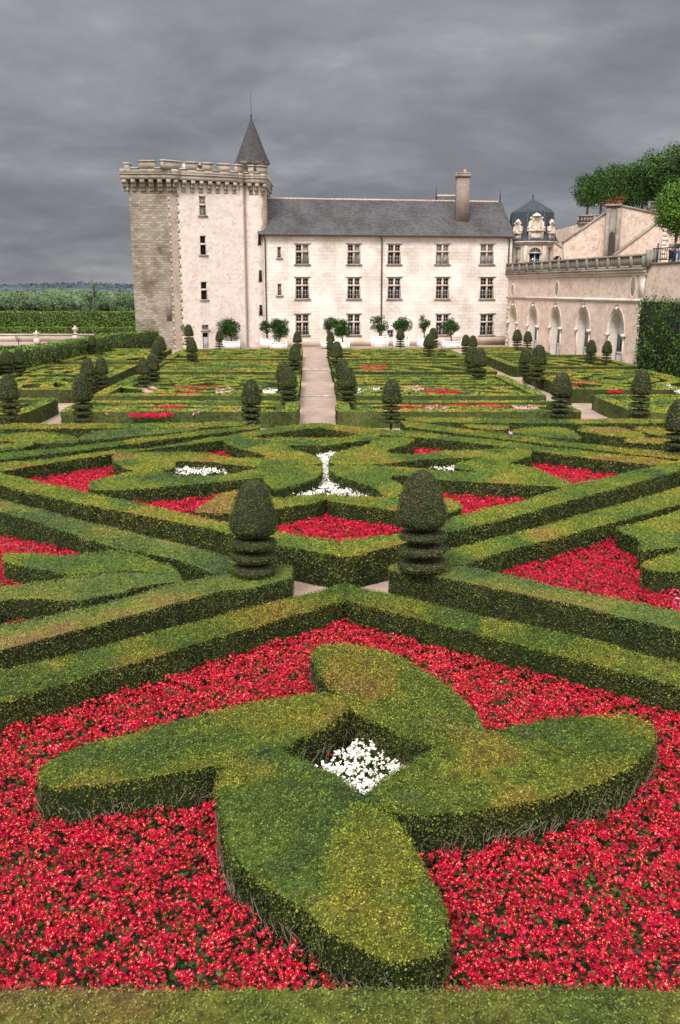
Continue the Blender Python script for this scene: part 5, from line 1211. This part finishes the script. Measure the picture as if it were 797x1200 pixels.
Yh = 138; z1 = W(0, 365.5, Yh)[1]; leafy_box('clipped_hedge', (-110, Yh), (-22, Yh), -1.6, 0, 0, z1, 'high clipped hornbeam hedge stretching across the far left below the woods', 'hedge', 'beech', .2, 2.4, .1)
lw = empty('garden_wall', (-34, 109, 0), 'low pale stone wall with copings beyond the left hedge', 'garden wall')
mb = MB(); mb.box((-60, 108.5, 0), (-28.5, 109, .75)); mb.box((-60, 108.4, .75), (-28.5, 109.1, .87)); mb.box((-60, 103.5, 0), (-39, 104, .45)); mb.box((-60, 103.4, .45), (-39, 104.1, .55)); mb.build('wall', 'trim', lw)
for px, py, Y, lab in ((43.5, 400, 103.7, 'nearer pale stone vase on the low wall at the far left'), (88.5, 393, 108.7, 'farther pale stone vase on the low wall at the far left')):
    x = X(px, Y, py); zz = .55 if Y < 105 else .87; mb = MB(); mb.box((x - .3, Y - .3, 0), (x + .3, Y + .3, zz + .03)); mb.lathe([(.22, 0), (.1, .12), (.12, .2), (.34, .5), (.36, .62), (.14, .72), (.1, .85), (.02, .95)], (x, Y, zz + .03), 14); tag(mb.build('stone_vase', 'trim'), lab, 'vase')
tree_px('small_shrub', 21, 393, 402, 9, 404, 99, 'small round shrub before the low wall at the far left', 'orange', ls=.14, ncl=10, seed=90, cat='shrub', tr=.05, inner=False)
# woods: separate trees in front, dense masses behind
r = random.Random(5)
WG = 'woodland trees beyond the far left hedge'
looks = ['pale green', 'grey green', 'dark green', 'yellowish green']
spots = []
for i in range(30):
    Y = r.choice([165, 180, 200, 225]); px = -45 + i * 8.2 + r.uniform(-2, 2)
    if px > 186: continue
    yt = r.uniform(341, 350) if Y < 190 else r.uniform(337, 345)
    spots.append((px, yt, Y))
protos = []
for i, (px, yt, Y) in enumerate(spots):
    x, zt = W(px, yt, Y); zt = max(zt, 4.2)
    if len(protos) < 5:
        o = tree('woodland_tree', (0, 0, 0), (0, 0, 3.0), (2.5, 2.5, 3.0), 'rounded woodland tree in the green mass beyond the far left hedge', 'wood', ls=.3, ncl=34, dens=.8, seed=100 + i, group=WG, tr=.2); protos.append(o); src = o
    else: src = dup(protos[i % 5], (0, 0, 0))
    s = zt / 6.1; src.location = (x, Y, 0); src.scale = (s * 1.15, s * 1.15, s); src.rotation_euler.z = i
tr_t = tree_px('poplar_tree', 108.5, 324, 350, 13, 375, 190, 'lone tall ragged tree rising above the woodland left of the keep', 'wood', ls=.3, ncl=26, seed=150, inner=False)
def mass(name, Y, y_top, amp, x0, x1, mat, ls, label, seed, n=9000, depth=40, kind='stuff'):
    rr = np.random.default_rng(seed); mb = MB(); k = n
    X_ = x0 + rr.random(k) * (x1 - x0); _, zt = W(100, y_top, Y); tt = zt + amp * (np.sin(X_ / (Y * .03)) * .5 + np.sin(X_ / (Y * .011) + 1) * .3 + np.sin(X_ / (Y * .005) + 2) * .25)
    Z = tt * rr.random(k) ** .5; Yy = Y + (Z / np.maximum(tt, .1)) ** 3 * depth + rr.normal(0, 2, k)
    mb.leaves(np.column_stack([X_, Yy, Z]), np.tile([0, -.7, .6], (k, 1)), ls, 0, .5, .8)
    nx = 120; xs = np.linspace(x0, x1, nx); ts = W(100, y_top, Y)[1] + amp * (np.sin(xs / (Y * .03)) * .5 + np.sin(xs / (Y * .011) + 1) * .3 + np.sin(xs / (Y * .005) + 2) * .25)
    V = [(x, Y + 1, 0) for x in xs] + [(x, Y + 3, t * .6) for x, t in zip(xs, ts)] + [(x, Y + depth, t * .96) for x, t in zip(xs, ts)]
    mb.add(V, [[j * nx + i, j * nx + i + 1, (j + 1) * nx + i + 1, (j + 1) * nx + i] for j in range(2) for i in range(nx - 1)], 1)
    o = mb.build(name, [mat, mat]); o['kind'] = kind
    if kind == 'stuff': tag(o, label, 'woodland')
    return o
mass('woodland', 260, 343, 1.0, -190, -20, 'wood', 1.0, 'dense pale green woodland behind the separate trees at the far left', 3, 26000)
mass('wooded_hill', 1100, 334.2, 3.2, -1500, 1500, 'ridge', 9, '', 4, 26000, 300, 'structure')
# ================================================================== PEOPLE
def person(base, rz, h, shirt, trousers, label, bend=.0, arm=.3):
    root = empty('person', base, label, 'person', rz=rz)
    def skin(name, verts, edges, radii, mat, par, lvl=1):
        me = bpy.data.meshes.new(name); me.from_pydata([tuple(c * h / 1.75 for c in v) for v in verts], edges, []); o = bpy.data.objects.new(name, me); COL.objects.link(o); o.parent = par
        md = o.modifiers.new('skin', 'SKIN'); md.use_smooth_shade = True
        for i, r in enumerate(radii): me.skin_vertices[0].data[i].radius = (r[0] * h / 1.75, r[1] * h / 1.75)
        me.skin_vertices[0].data[0].use_root = True
        sb = o.modifiers.new('sub', 'SUBSURF'); sb.levels = lvl; sb.render_levels = lvl; me.materials.append(M[mat]); return o
    b = bend
    V = [(0, 0, .92), (0, -.02 - b * .3, 1.15), (0, -.03 - b * .7, 1.38), (0, -.03 - b * .85, 1.50), (0, -.045 - b, 1.58), (0, -.05 - b * 1.05, 1.70),
         (.17, -.03 - b * .65, 1.40), (.22, -.02 - b * .8, 1.14), (.20, -.16 - arm * .3 - b, .95), (.20, -.22 - arm * .3 - b, .88), (-.17, -.03 - b * .65, 1.40), (-.22, -.02 - b * .8, 1.14), (-.20, -.16 - arm * .3 - b, .95), (-.20, -.22 - arm * .3 - b, .88),
         (.10, 0, .86), (.11, -.02, .48), (.11, .02, .07), (.12, -.13, .03), (-.10, 0, .86), (-.11, -.02, .48), (-.11, .02, .07), (-.12, -.13, .03)]
    Ed = [(0, 1), (1, 2), (2, 3), (3, 4), (4, 5), (2, 6), (6, 7), (7, 8), (8, 9), (2, 10), (10, 11), (11, 12), (12, 13), (0, 14), (14, 15), (15, 16), (16, 17), (0, 18), (18, 19), (19, 20), (20, 21)]
    Rr = [(.14, .10), (.13, .10), (.14, .10), (.055, .055), (.085, .095), (.075, .09), (.055, .055), (.042, .042), (.033, .033), (.03, .03), (.055, .055), (.042, .042), (.033, .033), (.03, .03), (.09, .09), (.06, .06), (.042, .042), (.04, .035), (.09, .09), (.06, .06), (.042, .042), (.04, .035)]
    body = skin('body', V, Ed, Rr, 'skin', root)
    skin('shirt', [V[0], V[1], V[2], V[6], V[7], V[10], V[11]], [(0, 1), (1, 2), (2, 3), (3, 4), (2, 5), (5, 6)], [(.16, .125), (.15, .12), (.16, .12), (.075, .075), (.06, .06), (.075, .075), (.06, .06)], shirt, root)
    skin('trousers', [V[0], V[14], V[15], V[16], V[18], V[19], V[20]], [(0, 1), (1, 2), (2, 3), (0, 4), (4, 5), (5, 6)], [(.155, .12), (.105, .105), (.078, .078), (.06, .06), (.105, .105), (.078, .078), (.06, .06)], trousers, root)
    skin('hair', [(0, -.025 - b, 1.62), (0, -.035 - b, 1.72)], [(0, 1)], [(.09, .095), (.085, .09)], 'hair', root)
    return root
zt_ = ZC - .08
def pxY(px, Y, z): return (X(px, Y, 305), Y, z)
person(pxY(609.5, 100.5, zt_ + .0), .2, 1.7, 'clothred', 'clothblue', 'person in a red top standing behind the balustrade before the pavilion door, left one')
person(pxY(615, 100.3, zt_), -.3, 1.6, 'clothwhite', 'clothgrey', 'person in a pale top beside the red one before the pavilion door')
person(pxY(654.5, 97.5, zt_ + .2), .4, 1.7, 'clothblack', 'clothwhite', 'person in a black top leaning on the balustrade near the stair arch', .1)
person(pxY(667, 96.5, zt_ + .0), .3, 1.7, 'clothwhite', 'clothgrey', 'person in a white shirt on the terrace below the stair wall')
person(pxY(786, 68, ZW + .02), .3, 1.75, 'clothgrey', 'clothblack', 'person in grey leaning on the railing, left of two at the right frame edge')
person(pxY(793, 67.6, ZW + .02), -.2, 1.75, 'clothblack', 'clothblue', 'person in dark clothes leaning on the railing, right of two at the right frame edge')
zp_ = ZP + .32
person((X(216, 96.2, 190), 96.2, zp_), 0, 1.72, 'clothwhite', 'clothblue', 'visitor in white looking over the keep parapet')
person((X(234.5, 96.8, 190), 96.8, zp_), 0, 1.75, 'clothblack', 'clothgrey', 'visitor in black looking over the keep parapet')
person((X(129.5, 84.5, 405), 84.6, 0), .1, 1.7, 'clothblack', 'clothwhite', 'visitor in a black top and white trousers at the gap in the tall left hedge')
s_, z_ = hit(418, 340, WA, WB); p_ = wp(s_, -.6, z_ - .95)
person((p_[0], p_[1], wins[4][2] - .75), 0, 1.7, 'clothwhite', 'clothgrey', 'person leaning out of the open middle window of the second column', .12)
# ================================================================== LIGHT, SKY, CAMERA
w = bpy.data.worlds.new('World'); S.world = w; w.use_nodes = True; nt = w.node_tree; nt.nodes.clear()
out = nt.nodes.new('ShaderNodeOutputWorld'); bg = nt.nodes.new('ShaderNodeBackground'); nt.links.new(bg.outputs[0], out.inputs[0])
sky = nt.nodes.new('ShaderNodeTexSky'); sky.sky_type = 'NISHITA'; sky.sun_disc = False
SE, SA = math.radians(50), math.radians(203)
sky.sun_elevation = SE; sky.sun_rotation = SA
tc = nt.nodes.new('ShaderNodeTexCoord'); sep = nt.nodes.new('ShaderNodeSeparateXYZ'); nt.links.new(tc.outputs['Generated'], sep.inputs[0])
def math_(op, a, b=None, c=None):
    n = nt.nodes.new('ShaderNodeMath'); n.operation = op
    for i, v in enumerate((a, b, c)):
        if v is None: continue
        if isinstance(v, (int, float)): n.inputs[i].default_value = v
        else: nt.links.new(v, n.inputs[i])
    return n.outputs[0]
# cloud layer laid out on a flat deck overhead: direction / height
zc = math_('ADD', math_('MAXIMUM', sep.outputs[2], 0.0), .22)
cx_ = math_('DIVIDE', sep.outputs[0], zc); cy_ = math_('DIVIDE', sep.outputs[1], zc)
cmb = nt.nodes.new('ShaderNodeCombineXYZ'); nt.links.new(cx_, cmb.inputs[0]); nt.links.new(cy_, cmb.inputs[1])
n1 = nt.nodes.new('ShaderNodeTexNoise'); n1.inputs['Scale'].default_value = 1.3; n1.inputs['Detail'].default_value = 7; n1.inputs['Roughness'].default_value = .52; n1.inputs['Distortion'].default_value = .35
nt.links.new(cmb.outputs[0], n1.inputs['Vector'])
n2 = nt.nodes.new('ShaderNodeTexNoise'); n2.inputs['Scale'].default_value = 5.5; n2.inputs['Detail'].default_value = 8; n2.inputs['Roughness'].default_value = .6; nt.links.new(cmb.outputs[0], n2.inputs['Vector'])
nf = math_('MULTIPLY_ADD', n2.outputs['Fac'], .30, math_('MULTIPLY_ADD', n1.outputs['Fac'], 1.0, -.15))
CL = ramp(nt, nf, [(.30, (.165, .172, .192)), (.45, (.225, .232, .255)), (.58, (.30, .305, .328)), (.72, (.46, .455, .465))])
# brighter overhead, dark band of cloud towards the north horizon behind the chateau
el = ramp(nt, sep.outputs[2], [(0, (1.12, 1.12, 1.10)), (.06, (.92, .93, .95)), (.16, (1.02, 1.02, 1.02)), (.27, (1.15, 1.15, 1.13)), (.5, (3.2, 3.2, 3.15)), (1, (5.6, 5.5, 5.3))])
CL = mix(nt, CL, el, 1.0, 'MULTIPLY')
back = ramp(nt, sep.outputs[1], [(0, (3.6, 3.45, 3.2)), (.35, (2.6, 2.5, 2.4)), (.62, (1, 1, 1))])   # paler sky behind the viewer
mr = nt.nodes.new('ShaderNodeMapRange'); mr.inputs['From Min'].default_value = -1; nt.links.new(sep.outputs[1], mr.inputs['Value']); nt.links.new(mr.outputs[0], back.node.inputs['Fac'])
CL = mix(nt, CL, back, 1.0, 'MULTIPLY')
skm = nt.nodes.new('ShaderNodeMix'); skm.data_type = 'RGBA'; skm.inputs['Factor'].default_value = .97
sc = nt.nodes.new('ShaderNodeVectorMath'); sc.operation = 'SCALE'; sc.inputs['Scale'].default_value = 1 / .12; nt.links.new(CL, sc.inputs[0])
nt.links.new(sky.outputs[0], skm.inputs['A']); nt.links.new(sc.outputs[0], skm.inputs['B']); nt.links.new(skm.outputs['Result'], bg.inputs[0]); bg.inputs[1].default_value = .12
sun = bpy.data.lights.new('sun', 'SUN'); sun.energy = 2.9; sun.angle = math.radians(14); sun.color = (1, .95, .87)
so = bpy.data.objects.new('sun', sun); COL.objects.link(so)
az = SA; dirv = Vector((math.sin(az) * math.cos(SE), math.cos(az) * math.cos(SE), math.sin(SE)))
so.rotation_euler = dirv.to_track_quat('Z', 'Y').to_euler(); so.location = (0, -20, 60)
cam = bpy.data.cameras.new('camera'); co = bpy.data.objects.new('camera', cam); COL.objects.link(co); S.camera = co
cam.sensor_fit = 'VERTICAL'; cam.sensor_height = 36; cam.lens = F / 1200 * 36; cam.clip_end = 9000; cam.clip_start = .1
co.location = (0, 0, H); co.rotation_euler = (math.pi / 2 - TH, 0, 0)
S.view_settings.view_transform = 'Standard'; S.view_settings.look = 'None'; S.view_settings.exposure = 0; S.view_settings.gamma = 1
S.render.resolution_x = 680; S.render.resolution_y = 1024
